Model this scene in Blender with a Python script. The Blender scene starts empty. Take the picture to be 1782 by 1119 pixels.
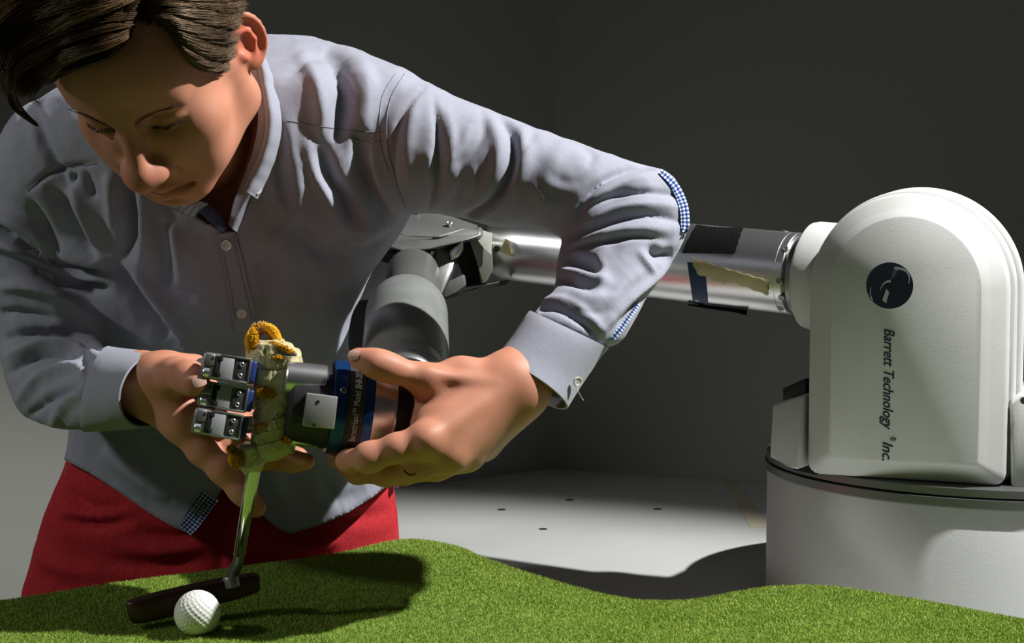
import bpy, bmesh, math, random
import numpy as np
from mathutils import Vector, Matrix, noise as mnoise

random.seed(7)
rng = np.random.default_rng(7)
scene = bpy.context.scene
COL = scene.collection

# ------------------------------------------------------------------ camera
FPX, CX, CY, YH = 2600.0, 891.0, 559.5, 400.0
TILT = math.atan((CY - YH) / FPX)
CAMZ = 1.18
cam_data = bpy.data.cameras.new('camera')
cam_data.sensor_width = 36.0
cam_data.lens = FPX / 1782.0 * 36.0
cam_data.clip_start = 0.05
cam = bpy.data.objects.new('camera', cam_data)
COL.objects.link(cam)
cam.location = (0, 0, CAMZ)
cam.rotation_euler = (math.pi / 2 - TILT, 0, 0)
scene.camera = cam
CR = np.array([1.0, 0, 0])
CU = np.array([0, math.sin(TILT), math.cos(TILT)])
CF = np.array([0, math.cos(TILT), -math.sin(TILT)])
CO = np.array([0, 0, CAMZ])


def P(px, py, d):
    """World point seen at pixel (px, py) at depth d metres."""
    return CO + CR * ((px - CX) / FPX * d) + CU * (-(py - CY) / FPX * d) + CF * d


def proj(v):
    r = v - CO
    d = r @ CF
    return CX + FPX * (r @ CR) / d, CY - FPX * (r @ CU) / d, d


# ------------------------------------------------------------------ world, lights, exposure
world = bpy.data.worlds.new('world')
scene.world = world
world.use_nodes = True
wb = world.node_tree.nodes['Background']
wb.inputs[0].default_value = (0.84, 0.88, 0.86, 1)
wb.inputs[1].default_value = 0.016
vs = scene.view_settings
vs.view_transform = 'Standard'
vs.look = 'None'
vs.exposure = 0.0
vs.gamma = 1.0
vs.use_curve_mapping = False


def aim(o, loc, target):
    o.location = loc
    o.rotation_euler = (Vector(target) - Vector(loc)).to_track_quat('-Z', 'Y').to_euler()


def spot(name, loc, target, power, size_deg, blend, radius, color):
    l = bpy.data.lights.new(name, 'SPOT')
    l.energy = power
    l.spot_size = math.radians(size_deg)
    l.spot_blend = blend
    l.shadow_soft_size = radius
    l.color = color
    o = bpy.data.objects.new(name, l)
    COL.objects.link(o)
    aim(o, loc, target)
    return o


def area(name, loc, target, power, sx, sy, color):
    l = bpy.data.lights.new(name, 'AREA')
    l.shape = 'RECTANGLE'
    l.size, l.size_y = sx, sy
    l.energy = power
    l.color = color
    o = bpy.data.objects.new(name, l)
    COL.objects.link(o)
    aim(o, loc, target)
    return o


spot('key_lamp', (1.30, 1.32, 2.62), (0.15, 1.50, 0.88), 355, 53, 0.5, 0.03, (1.0, 0.985, 0.97))
area('fill_lamp', (-1.2, -0.2, 1.9), (0.1, 1.7, 1.0), 0.5, 0.6, 0.6, (1.0, 0.99, 0.96))
spot('left_lamp', (-1.90, 0.98, 2.00), (-0.46, 1.68, 0.98), 34, 38, 0.7, 0.07, (1.0, 1.0, 0.97))
spot('robot_fill', (0.95, -0.25, 1.55), (0.58, 1.75, 0.95), 4.5, 36, 1.0, 0.20, (1.0, 1.0, 0.98))  # added fill spot, brightens the robot front


# ------------------------------------------------------------------ helpers: objects
def link(o, parent=None):
    COL.objects.link(o)
    if parent is not None:
        o.parent = parent
    return o


def tag(o, label=None, cat=None, group=None, kind=None):
    if label: o['label'] = label
    if cat: o['category'] = cat
    if group: o['group'] = group
    if kind: o['kind'] = kind
    return o


def thing(name, label, cat, loc=(0, 0, 0), group=None):
    o = bpy.data.objects.new(name, None)
    o.empty_display_size = 0.05
    o.location = loc
    link(o)
    return tag(o, label, cat, group)


def mesh_obj(name, V, Fs, m, parent=None, smooth=True, label=None, auto=None):
    me = bpy.data.meshes.new(name)
    V = np.asarray(V, dtype=np.float64)
    Fs_is_arr = isinstance(Fs, np.ndarray)
    if parent is not None:
        off = world_loc(parent)
        V = V - off
    if Fs_is_arr:
        n, k = Fs.shape
        me.vertices.add(len(V))
        me.vertices.foreach_set('co', V.astype(np.float32).ravel())
        me.loops.add(n * k)
        me.loops.foreach_set('vertex_index', Fs.astype(np.int32).ravel())
        me.polygons.add(n)
        me.polygons.foreach_set('loop_start', np.arange(0, n * k, k, dtype=np.int32))
        me.polygons.foreach_set('loop_total', np.full(n, k, dtype=np.int32))
        me.update(calc_edges=True)
        me.validate()
    else:
        me.from_pydata([tuple(v) for v in V], [], Fs)
        me.update()
    if smooth:
        me.polygons.foreach_set('use_smooth', np.ones(len(me.polygons), dtype=bool))
    if auto is not None:
        me.set_sharp_from_angle(angle=math.radians(auto))
    if m is not None:
        for mm in (m if isinstance(m, (list, tuple)) else [m]):
            me.materials.append(mm)
    o = bpy.data.objects.new(name, me)
    link(o, parent)
    if label: o['label'] = label
    return o


def world_loc(o):
    v = np.zeros(3)
    while o is not None:
        v += np.array(o.location)
        o = o.parent
    return v


def bm_obj(name, bm, m, parent=None, auto=35, label=None, fix=True):
    if fix:
        bmesh.ops.recalc_face_normals(bm, faces=bm.faces)
    V = np.array([v.co[:] for v in bm.verts])
    for i, v in enumerate(bm.verts): v.index = i
    F = [[v.index for v in f.verts] for f in bm.faces]
    bm.free()
    return mesh_obj(name, V, F, m, parent, True, label, auto)


def copy_tree(o, parent=None):
    c = o.copy()
    COL.objects.link(c)
    c.parent = parent
    for ch in list(o.children):
        copy_tree(ch, c)
    return c


def frame(z, up=(0, 0, 1)):
    z = np.array(z, float); z /= np.linalg.norm(z)
    up = np.array(up, float)
    x = np.cross(up, z)
    if np.linalg.norm(x) < 1e-5: x = np.cross((1, 0, 0), z)
    x /= np.linalg.norm(x)
    y = np.cross(z, x)
    return x, y, z


def M4(x, y, z, o):
    return Matrix(((x[0], y[0], z[0], o[0]), (x[1], y[1], z[1], o[1]), (x[2], y[2], z[2], o[2]), (0, 0, 0, 1)))


def add_box(bm, sx, sy, sz, mat=Matrix(), bev=0.0, seg=2):
    r = bmesh.ops.create_cube(bm, size=1.0)
    vs_ = r['verts']
    for v in vs_: v.co = Vector((v.co.x * sx, v.co.y * sy, v.co.z * sz))
    if bev > 0:
        es = list({e for v in vs_ for e in v.link_edges})
        rb = bmesh.ops.bevel(bm, geom=es, offset=bev, segments=seg, profile=0.5, affect='EDGES')
        vs_ = list({v for f in rb['faces'] for v in f.verts} | {v for v in vs_ if v.is_valid})
    for v in vs_: v.co = mat @ v.co
    return vs_


def add_lathe(bm, prof, c, axis, seg=48, up=(0, 0, 1), caps=True):
    """prof = [(t along axis, radius)...]"""
    x, y, z = frame(axis, up)
    rings = []
    for t, r in prof:
        ring = []
        for i in range(seg):
            a = 2 * math.pi * i / seg
            p = np.array(c) + z * t + (x * math.cos(a) + y * math.sin(a)) * r
            ring.append(bm.verts.new(p))
        rings.append(ring)
    for a, b in zip(rings, rings[1:]):
        for i in range(seg):
            bm.faces.new((a[i], a[(i + 1) % seg], b[(i + 1) % seg], b[i]))
    if caps:
        bm.faces.new(rings[0][::-1]); bm.faces.new(rings[-1])
    return rings


def add_prism(bm, pts, ext, bev=0.0, seg=2):
    """polygon pts (world) extruded by vector ext"""
    a = [bm.verts.new(p) for p in pts]
    b = [bm.verts.new(np.array(p) + np.array(ext)) for p in pts]
    n = len(a)
    fs = [bm.faces.new(a), bm.faces.new(b[::-1])]
    for i in range(n):
        fs.append(bm.faces.new((a[i], b[i], b[(i + 1) % n], a[(i + 1) % n])))
    if bev > 0:
        es = list({e for f in fs for e in f.edges})
        bmesh.ops.bevel(bm, geom=es, offset=bev, segments=seg, profile=0.5, affect='EDGES')


def tube_arrays(path, rad, sides=8, cap=True):
    path = np.asarray(path, float)
    n = len(path)
    rad = np.broadcast_to(np.asarray(rad, float), (n,))
    t = np.gradient(path, axis=0)
    t /= np.linalg.norm(t, axis=1)[:, None] + 1e-12
    up = np.array([0.3, 0.2, 1.0])
    V = []
    x = np.cross(up, t[0]); x /= np.linalg.norm(x)
    for i in range(n):
        x = x - t[i] * (x @ t[i]); x /= np.linalg.norm(x) + 1e-12
        y = np.cross(t[i], x)
        for k in range(sides):
            a = 2 * math.pi * k / sides
            V.append(path[i] + (x * math.cos(a) + y * math.sin(a)) * rad[i])
    F = []
    for i in range(n - 1):
        for k in range(sides):
            k2 = (k + 1) % sides
            F.append((i * sides + k, i * sides + k2, (i + 1) * sides + k2, (i + 1) * sides + k))
    if cap:
        F.append(tuple(range(sides))[::-1]); F.append(tuple(range((n - 1) * sides, n * sides)))
    return V, F


def strands(paths, rad):
    """paths (N,K,3) rad (N,K) -> one mesh of triangular tapered tubes"""
    paths = np.asarray(paths, float); N, K, _ = paths.shape
    rad = np.broadcast_to(rad, (N, K))
    t = np.gradient(paths, axis=1)
    t /= np.linalg.norm(t, axis=2)[..., None] + 1e-12
    ref = np.array([0.31, 0.17, 0.93])
    x = np.cross(np.broadcast_to(ref, t.shape), t)
    x /= np.linalg.norm(x, axis=2)[..., None] + 1e-9
    y = np.cross(t, x)
    V = np.empty((N, K, 3, 3))
    for k in range(3):
        a = 2 * math.pi * k / 3
        V[:, :, k] = paths + (x * math.cos(a) + y * math.sin(a)) * rad[..., None]
    base = (np.arange(N) * K * 3)[:, None, None]
    i = np.arange(K - 1)[None, :, None] * 3
    k = np.arange(3)[None, None, :]
    k2 = (k + 1) % 3
    a = base + i + k; b = base + i + k2; c = base + i + 3 + k2; d = base + i + 3 + k
    F = np.stack([a, b, c, d], -1).reshape(-1, 4)
    return V.reshape(-1, 3), F


def cr(pts, n):
    """Catmull-Rom resample of rows to n rows (uniform param)."""
    pts = np.asarray(pts, float)
    m = len(pts)
    u = np.linspace(0, m - 1, n)
    i = np.minimum(u.astype(int), m - 2)
    f = (u - i)[:, None]
    p0 = pts[np.maximum(i - 1, 0)]; p1 = pts[i]; p2 = pts[i + 1]; p3 = pts[np.minimum(i + 2, m - 1)]
    return 0.5 * (2 * p1 + (p2 - p0) * f + (2 * p0 - 5 * p1 + 4 * p2 - p3) * f ** 2 + (3 * p1 - p0 - 3 * p2 + p3) * f ** 3)


# ------------------------------------------------------------------ helpers: materials
def mat(name, col, rough=0.6, metal=0.0, spec=0.5, sss=0.0):
    m = bpy.data.materials.new(name)
    m.use_nodes = True
    b = m.node_tree.nodes['Principled BSDF']
    b.inputs['Base Color'].default_value = (*col, 1)
    b.inputs['Roughness'].default_value = rough
    b.inputs['Metallic'].default_value = metal
    b.inputs['Specular IOR Level'].default_value = spec
    if sss:
        b.inputs['Subsurface Weight'].default_value = sss
        b.inputs['Subsurface Radius'].default_value = (0.012, 0.004, 0.002)
        b.inputs['Subsurface Scale'].default_value = 1.0
    return m


def nodes(m):
    return m.node_tree.nodes, m.node_tree.links, m.node_tree.nodes['Principled BSDF']


def add_noise_color(m, c1, c2, scale, detail=4, lo=0.35, hi=0.65, coords='Object', stretch=None):
    N, L, b = nodes(m)
    tc = N.new('ShaderNodeTexCoord')
    src = tc.outputs[coords]
    if stretch:
        mp = N.new('ShaderNodeMapping'); mp.inputs['Scale'].default_value = stretch
        L.new(src, mp.inputs[0]); src = mp.outputs[0]
    n = N.new('ShaderNodeTexNoise')
    n.inputs['Scale'].default_value = scale; n.inputs['Detail'].default_value = detail
    L.new(src, n.inputs['Vector'])
    r = N.new('ShaderNodeValToRGB')
    r.color_ramp.elements[0].position = lo; r.color_ramp.elements[0].color = (*c1, 1)
    r.color_ramp.elements[1].position = hi; r.color_ramp.elements[1].color = (*c2, 1)
    L.new(n.outputs['Fac'], r.inputs[0]); L.new(r.outputs[0], b.inputs['Base Color'])
    return r


def add_bump(m, scale, strength, dist=0.001, detail=3, kind='noise', stretch=None):
    N, L, b = nodes(m)
    tc = N.new('ShaderNodeTexCoord')
    src = tc.outputs['Object']
    if stretch:
        mp = N.new('ShaderNodeMapping'); mp.inputs['Scale'].default_value = stretch
        L.new(src, mp.inputs[0]); src = mp.outputs[0]
    if kind == 'noise':
        n = N.new('ShaderNodeTexNoise'); n.inputs['Detail'].default_value = detail
        out = n.outputs['Fac']
    else:
        n = N.new('ShaderNodeTexVoronoi'); out = n.outputs['Distance']
    n.inputs['Scale'].default_value = scale
    L.new(src, n.inputs['Vector'])
    bp = N.new('ShaderNodeBump')
    bp.inputs['Strength'].default_value = strength; bp.inputs['Distance'].default_value = dist
    L.new(out, bp.inputs['Height'])
    prev = b.inputs['Normal'].links
    if prev:
        L.new(prev[0].from_socket, bp.inputs['Normal'])
    L.new(bp.outputs[0], b.inputs['Normal'])


M_WALL = mat('wall_paint', (0.30, 0.31, 0.28), 0.9, spec=0.15)
add_bump(M_WALL, 60, 0.1, 0.0006)
M_FLOOR = mat('floor_vinyl', (0.16, 0.16, 0.15), 0.7)
add_noise_color(M_FLOOR, (0.13, 0.13, 0.12), (0.19, 0.19, 0.18), 8)
M_TABLE = mat('table_laminate', (0.46, 0.47, 0.46), 0.45, spec=0.4)
add_noise_color(M_TABLE, (0.50, 0.51, 0.50), (0.56, 0.57, 0.56), 3, 6)
M_WHITE = mat('textured_white_plastic', (0.57, 0.58, 0.565), 0.5, spec=0.4)
add_noise_color(M_WHITE, (0.53, 0.54, 0.52), (0.61, 0.62, 0.605), 9, 6, 0.3, 0.7)
add_bump(M_WHITE, 1300, 0.6, 0.0005, 3)
M_BASEW = mat('base_white_paint', (0.55, 0.56, 0.555), 0.55, spec=0.35)
add_bump(M_BASEW, 500, 0.35, 0.0006, 2)
M_ALU = mat('brushed_aluminium', (0.82, 0.83, 0.84), 0.30, 0.97)
add_bump(M_ALU, 260, 0.12, 0.0004, 2, stretch=(1.0, 14, 14))
M_STEEL = mat('dark_steel', (0.16, 0.165, 0.16), 0.35, 0.8)
M_GREYM = mat('grey_anodised', (0.24, 0.25, 0.24), 0.33, 0.55)
add_noise_color(M_GREYM, (0.22, 0.23, 0.22), (0.27, 0.28, 0.27), 14, 5)
M_GUN = mat('gunmetal', (0.30, 0.31, 0.31), 0.4, 0.85)
M_BLACK = mat('black_plastic', (0.012, 0.012, 0.013), 0.5)
M_HOLE = mat('recess_shade', (0.004, 0.004, 0.004), 0.9)  # near-black colour stands in for shade inside gaps and slots
M_BLUE = mat('blue_anodised', (0.012, 0.065, 0.24), 0.28, 0.6)
M_BLUECAP = mat('blue_rubber_cap', (0.012, 0.03, 0.17), 0.5)
M_BLUETAPE = mat('blue_tape', (0.003, 0.028, 0.085), 0.55)
M_VELCRO = mat('velcro', (0.006, 0.006, 0.006), 0.95, spec=0.1)
add_bump(M_VELCRO, 200, 1.0, 0.002, 3, stretch=(0.5, 4, 4))
M_MASK = mat('masking_tape', (0.58, 0.53, 0.34), 0.5, spec=0.35)
add_noise_color(M_MASK, (0.46, 0.40, 0.21), (0.62, 0.56, 0.33), 45, 5, 0.3, 0.7)
add_bump(M_MASK, 160, 0.5, 0.0007, 5)
M_NAVY = mat('navy_print', (0.006, 0.016, 0.045), 0.55)
M_LOGOW = mat('logo_white_print', (0.50, 0.52, 0.53), 0.55)
M_TXTW = mat('white_print', (0.62, 0.64, 0.66), 0.5)
M_ORANGE = mat('orange_towel', (0.72, 0.30, 0.012), 0.95, spec=0.1)
add_noise_color(M_ORANGE, (0.62, 0.27, 0.006), (0.90, 0.50, 0.04), 150, 3)
add_bump(M_ORANGE, 600, 1.0, 0.002, 2)
M_BRONZE = mat('brown_putter_metal', (0.060, 0.028, 0.020), 0.42, 0.55)
add_bump(M_BRONZE, 900, 0.2, 0.0003, 2)
M_CHROME = mat('chrome', (0.72, 0.73, 0.72), 0.10, 1.0)
M_BALL = mat('golf_ball_white', (0.80, 0.80, 0.76), 0.32, spec=0.5)
M_FELT = mat('turf_backing', (0.060, 0.105, 0.018), 1.0, spec=0.05)
add_noise_color(M_FELT, (0.10, 0.17, 0.028), (0.16, 0.25, 0.045), 300, 2)

# ------------------------------------------------------------------ room
def struct(name, V, F, m):
    o = mesh_obj(name, V, F, m, None, False)
    return tag(o, kind='structure')


TZ = 0.70
COR = P(962, 812, 3.02); COR = np.array([COR[0], COR[1], 0])
LD = np.array([-0.76, -0.60, 0]); LD /= np.linalg.norm(LD)
RD = np.array([0.87, -0.40, 0]); RD /= np.linalg.norm(RD)
def wall(name, a, b, h=2.9, th=0.1, n=None):
    a = np.array(a, float); b = np.array(b, float)
    n = np.array(n, float)
    q = [a, b, b + n * th, a + n * th]
    V = [p for p in q] + [p + np.array([0, 0, h]) for p in q]
    F = [(0, 1, 5, 4), (1, 2, 6, 5), (2, 3, 7, 6), (3, 0, 4, 7), (4, 5, 6, 7), (3, 2, 1, 0)]
    return struct(name, V, F, M_WALL)
wall('wall_left', COR, COR + LD * 3.2, n=(-0.62, 0.785, 0))
wall('wall_right', COR, COR + RD * 3.6, n=(0.42, 0.91, 0))
struct('floor', [(-3.5, -2.5, 0), (4.5, -2.5, 0), (4.5, 4, 0), (-3.5, 4, 0), (-3.5, -2.5, -0.05), (4.5, -2.5, -0.05), (4.5, 4, -0.05), (-3.5, 4, -0.05)],
       [(0, 1, 2, 3), (7, 6, 5, 4), (0, 4, 5, 1), (1, 5, 6, 2), (2, 6, 7, 3), (3, 7, 4, 0)], M_FLOOR)

# ------------------------------------------------------------------ table
tc0 = COR + (LD + RD) * 0.004
# the person stands in front of the left part of the wall, the table starts right of the hips
tab = thing('work_table', 'large pale grey table filling the room corner under the robot base', 'table', (0.4, 1.8, 0))
def at_z(px, py, z):
    """point on the horizontal plane z seen at a pixel"""
    d = P(px, py, 1.0) - CO
    return CO + d * ((z - CAMZ) / d[2])
tl = tc0 + LD * 0.45
cut = at_z(560, 1010, TZ)
tp = [tc0, tl, np.array([-0.155, 2.03, 0]), np.array([-0.125, 1.71, 0]), np.array([-0.72, 1.46, 0]), np.array([-0.72, 0.95, 0]), np.array([1.45, 0.95, 0]), tc0 + RD * 1.8]
bm = bmesh.new()
add_prism(bm, [np.array([p[0], p[1], TZ]) for p in tp], (0, 0, -0.03))
bm_obj('table_top', bm, M_TABLE, tab)
for (x, y) in ((-0.66, 1.0), (1.35, 1.0), (1.3, 2.0), (0.10, 2.75)):
    bm = bmesh.new()
    add_box(bm, 0.05, 0.05, TZ - 0.03, Matrix.Translation((x, y, (TZ - 0.03) / 2)), 0.003)
    bm_obj('leg', bm, M_GUN, tab)
for (px, py) in ((873, 887), (991, 870), (1144, 886), (945, 921)):
    c = at_z(px, py, TZ)
    bm = bmesh.new()
    add_lathe(bm, [(-0.002, 0.0072), (0.0006, 0.0072), (0.0008, 0.0066), (0.0002, 0.0045), (0.0002, 0.001)], c, (0, 0, 1), 20)
    bm_obj('bolt_hole', bm, mat('hole_brown', (0.055, 0.035, 0.02), 0.9), tab)  # dark brown disc marks each hole
# old tape mark on the table
q = [at_z(1255, 836, TZ), at_z(1282, 836, TZ), at_z(1340, 918, TZ), at_z(1306, 918, TZ)]
bm = bmesh.new(); add_prism(bm, [p + np.array([0, 0, 0.0003]) for p in q], (0, 0, 0.0003))
bm_obj('tape_strip', bm, mat('faded_tape', (0.50, 0.47, 0.34), 0.7), tab)

# ------------------------------------------------------------------ turf
bp = [(-160, 1062, 1.47), (0, 1047, 1.50), (200, 1016, 1.57), (400, 990, 1.65), (580, 965, 1.72), (700, 940, 1.76), (790, 950, 1.72), (860, 978, 1.66),
      (1000, 1022, 1.60), (1100, 1044, 1.57), (1200, 1045, 1.565), (1300, 1028, 1.575), (1360, 1021, 1.58), (1450, 1022, 1.56), (1600, 1045, 1.49), (1782, 1079, 1.40), (1950, 1105, 1.33)]
BE = np.array([P(*p) for p in bp])
BALL_D = 1.388
G0 = P(343, 1106, BALL_D)

NXT, NYT = 300, 110
xs = np.linspace(-0.78, 0.62, NXT)
xb = BE[:, 0]
dense = cr(BE, 400)
dense = dense[np.argsort(dense[:, 0])]
yb = np.interp(xs, dense[:, 0], dense[:, 1]); zb = np.interp(xs, dense[:, 0], dense[:, 2])


def turf_z(x, y):
    ybx = np.interp(x, xs, yb); zbx = np.interp(x, xs, zb)
    t = np.clip((y - 1.30) / (ybx - 1.30), -0.5, 1.0)
    base = G0[2]
    tt = np.clip(t, 0, 1)
    s = tt * tt * (3 - 2 * tt) * 0.55 + tt * 0.45
    # keep the ball patch level
    tb = np.clip((G0[1] - 1.30) / (np.interp(G0[0], xs, yb) - 1.30), 0, 1)
    z = base + (zbx - base) * s - (np.interp(G0[0], xs, zb) - base) * (tb * tb * (3 - 2 * tb) * 0.55 + tb * 0.45) * np.exp(-((x - G0[0]) / 0.12) ** 2 - ((y - G0[1]) / 0.10) ** 2)
    z = z + 0.0022 * np.sin(x * 23 + 1.3) * np.sin(y * 19) * (1 - tt) + 0.0012 * np.sin(x * 61 + y * 37) * (1 - tt)
    return z


V = np.zeros((NXT, NYT, 3))
Y0 = 1.02
for j in range(NYT):
    f = j / (NYT - 1)
    y = Y0 + (yb - Y0) * f
    V[:, j, 0] = xs; V[:, j, 1] = y; V[:, j, 2] = turf_z(xs, y)
def grid_faces(nx, ny, off=0, flip=False):
    i, j = np.meshgrid(np.arange(nx - 1), np.arange(ny - 1), indexing='ij')
    a = i * ny + j + off
    q = np.stack([a, a + ny, a + ny + 1, a + 1], -1).reshape(-1, 4)
    return q[:, ::-1] if flip else q
topV = V.reshape(-1, 3)
botV = topV.copy(); botV[:, 2] = TZ + 0.001
Fq = [grid_faces(NXT, NYT), grid_faces(NXT, NYT, NXT * NYT, True)]
def rim(idx):
    idx = np.asarray(idx); a, b = idx[:-1], idx[1:]
    return np.stack([a, b, b + NXT * NYT, a + NXT * NYT], -1)
I = np.arange(NXT) * NYT
Fq += [rim(I[::-1]), rim(I + NYT - 1), rim(np.arange(NYT)), rim(((NXT - 1) * NYT + np.arange(NYT))[::-1])]
turf = mesh_obj('turf_mat', np.vstack([topV, botV]), np.vstack(Fq), M_FELT, None, True, auto=50)
tag(turf, 'bright green artificial turf mat with humps lying on the table edge', 'turf mat')
# short fibres: one part of kind stuff
M_GRASS = mat('turf_fibre', (0.12, 0.20, 0.03), 0.75, spec=0.2)
N, L, b = nodes(M_GRASS)
at = N.new('ShaderNodeAttribute'); at.attribute_name = 'tint'
L.new(at.outputs['Color'], b.inputs['Base Color'])
NB = 400000
fx = rng.uniform(-0.55, 0.60, NB); 
fybx = np.interp(fx, xs, yb)
fy = fybx - (fybx - 1.16) * rng.uniform(0, 1, NB) ** 1.35
fz = turf_z(fx, fy)
base = np.stack([fx, fy, fz], -1)
ang = rng.uniform(0, 2 * np.pi, NB); ln = rng.uniform(0.0012, 0.0030, NB)
lean = rng.normal(0, 0.45, (NB, 2))
w = rng.uniform(0.00028, 0.0005, NB)
dx = np.stack([np.cos(ang) * w, np.sin(ang) * w, np.zeros(NB)], -1)
tip = base + np.stack([lean[:, 0] * ln, lean[:, 1] * ln, ln], -1)
GV = np.stack([base - dx, base + dx, tip], 1).reshape(-1, 3)
GF = np.arange(NB * 3).reshape(-1, 3)
grass = mesh_obj('grass', GV, GF, M_GRASS, turf, False)
tag(grass, kind='stuff')
ca = grass.data.color_attributes.new('tint', 'FLOAT_COLOR', 'POINT')
patch = np.sin(fx * 40 + np.sin(fy * 33) * 2) * 0.5 + np.sin(fy * 57 + fx * 21) * 0.5
mixv = np.clip(rng.uniform(0, 1, NB) * 0.8 + 0.12 * patch, 0, 1)[:, None]
c1 = np.array([0.20, 0.33, 0.045]); c2 = np.array([0.46, 0.59, 0.11])
cc = c1 + (c2 - c1) * mixv
yel = rng.uniform(0, 1, NB) < 0.05
cc[yel] = (0.55, 0.50, 0.18)
cols = np.ones((NB * 3, 4), np.float32); cols[:, :3] = np.repeat(cc, 3, axis=0)
ca.data.foreach_set('color', cols.ravel())

# ------------------------------------------------------------------ golf ball
BR = 0.02135
BC = P(343.5, 1067, BALL_D)
G0b = BC - np.array([0, 0, BR])
bm = bmesh.new()
bmesh.ops.create_icosphere(bm, subdivisions=6, radius=BR)
n_d = 336
ga = math.pi * (3 - math.sqrt(5))
dd = []
for i in range(n_d):
    z = 1 - 2 * (i + 0.5) / n_d; r = math.sqrt(1 - z * z)
    dd.append((r * math.cos(i * ga), r * math.sin(i * ga), z))
dd = np.array(dd)
vv = np.array([v.co[:] for v in bm.verts]); un = vv / np.linalg.norm(vv, axis=1)[:, None]
for s in range(0, len(un), 8192):
    ca_ = un[s:s + 8192] @ dd.T
    a = np.arccos(np.clip(ca_.max(1), -1, 1))
    h = np.clip(1 - (a / 0.088) ** 2, 0, 1)
    vv[s:s + 8192] *= (1 - 0.028 * h ** 0.8)[:, None]
for v, c in zip(bm.verts, vv): v.co = c
for v in bm.verts: v.co = v.co + Vector(BC)
ball = bm_obj('golf_ball', bm, M_BALL, None, auto=None)
tag(ball, 'white dimpled golf ball lying on the turf against the brown putter head', 'golf ball')

# ------------------------------------------------------------------ putter
SH0 = P(440, 826, 1.415); SH1 = P(416, 966, 1.437)
put = thing('golf_putter', 'putter with chrome shaft and brown blade head, its taped grip held by the robot fingers', 'putter', tuple(P(404, 1006, 1.44)))
bm = bmesh.new()
d = SH1 - SH0; Ls = np.linalg.norm(d)
add_lathe(bm, [(-0.03, 0.0068), (0, 0.0066), (Ls * 0.99, 0.0058), (Ls, 0.0052)], SH0, d, 32)
bm_obj('shaft', bm, M_CHROME, put)
pth = cr([SH1 - d * 0.04, P(414, 980, 1.439), P(406, 995, 1.442), P(401, 1008, 1.443)], 14)
v_, f_ = tube_arrays(pth, np.linspace(0.0050, 0.0062, 14), 16)
mesh_obj('hosel', v_, f_, M_STEEL, put)
# blade head: long rounded bar, face towards the ball
hl = [P(222, 1066, 1.408), P(452, 1011, 1.462)]
ax = hl[1] - hl[0]; HL = np.linalg.norm(ax); ax /= HL
upv = np.array([0, 0, 1.0]); upv -= ax * (upv @ ax); upv /= np.linalg.norm(upv)
nf = np.cross(ax, upv)
bm = bmesh.new()
HH = 0.0245
prof = []
nseg = 48
for i in range(nseg):
    a = 2 * math.pi * i / nseg
    ca, sa = math.cos(a), math.sin(a)
    x = math.copysign(abs(ca) ** 0.35, ca) * HL / 2
    y = math.copysign(abs(sa) ** 0.6, sa) * 0.011
    taper = 1.0
    prof.append((x, y))
lev = [(-1.0, 0.90, 0.80), (-0.9, 0.96, 0.95), (-0.6, 0.985, 1.0), (0.5, 1.0, 0.95), (0.86, 0.995, 0.85), (0.97, 0.98, 0.78), (1.0, 0.96, 0.66)]
rings = []
mid = (hl[0] + hl[1]) / 2
for t, sx, sy in lev:
    ring = []
    for x, y in prof:
        e = x / (HL / 2)
        hh = HH / 2 * (1.0 - 0.18 * abs(e) ** 3 * (1 if t > 0 else 0.3)) * (0.82 + 0.18 * (-e + 1) / 2 + 0.0)
        ring.append(bm.verts.new(mid + ax * (x * sx) + nf * (y * sy) + upv * (t * hh)))
    rings.append(ring)
for a_, b_ in zip(rings, rings[1:]):
    for i in range(nseg):
        bm.faces.new((a_[i], a_[(i + 1) % nseg], b_[(i + 1) % nseg], b_[i]))
bm.faces.new(rings[0][::-1]); bm.faces.new(rings[-1])
bm_obj('club_head', bm, M_BRONZE, put, auto=28)
bm = bmesh.new()
add_lathe(bm, [(-0.006, 0.0085), (0.002, 0.0080), (0.004, 0.0066)], P(402, 1009, 1.443), upv, 24)
bm_obj('neck_collar', bm, M_GUN, put)
# ------------------------------------------------------------------ robot arm
rob = thing('robot', 'white and silver robot arm on a round white base reaching behind the man', 'robot', (0.618, 1.93, TZ))
BCN = np.array([0.618, 1.935, 0.0]); BRAD = 0.281
RZ = 0.8665
bm = bmesh.new()
add_lathe(bm, [(TZ + 0.0005, BRAD - 0.004), (TZ + 0.004, BRAD), (RZ - 0.003, BRAD), (RZ, BRAD - 0.002)], BCN, (0, 0, 1), 480)
bm_obj('base', bm, M_BASEW, rob)
M_RIM = mat('rim_grey', (0.16, 0.165, 0.165), 0.35, 0.6)
bm = bmesh.new()
add_lathe(bm, [(RZ - 0.001, BRAD - 0.004), (RZ, BRAD + 0.003), (RZ + 0.0095, BRAD + 0.003), (RZ + 0.0105, BRAD - 0.004)], BCN, (0, 0, 1), 480)
bm_obj('base_ring', bm, M_RIM, rob)
bm = bmesh.new()
add_lathe(bm, [(RZ + 0.0117, BRAD - 0.004), (RZ + 0.0122, BRAD + 0.0005), (RZ + 0.021, BRAD + 0.0005), (RZ + 0.022, BRAD - 0.006)], BCN, (0, 0, 1), 480)
bm_obj('turntable_ring', bm, M_RIM, rob)
bm = bmesh.new()
add_lathe(bm, [(RZ + 0.009, BRAD - 0.008), (RZ + 0.0130, BRAD - 0.008)], BCN, (0, 0, 1), 120)
bm_obj('ring_gap', bm, M_HOLE, rob)
ZR = RZ + 0.022

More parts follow.
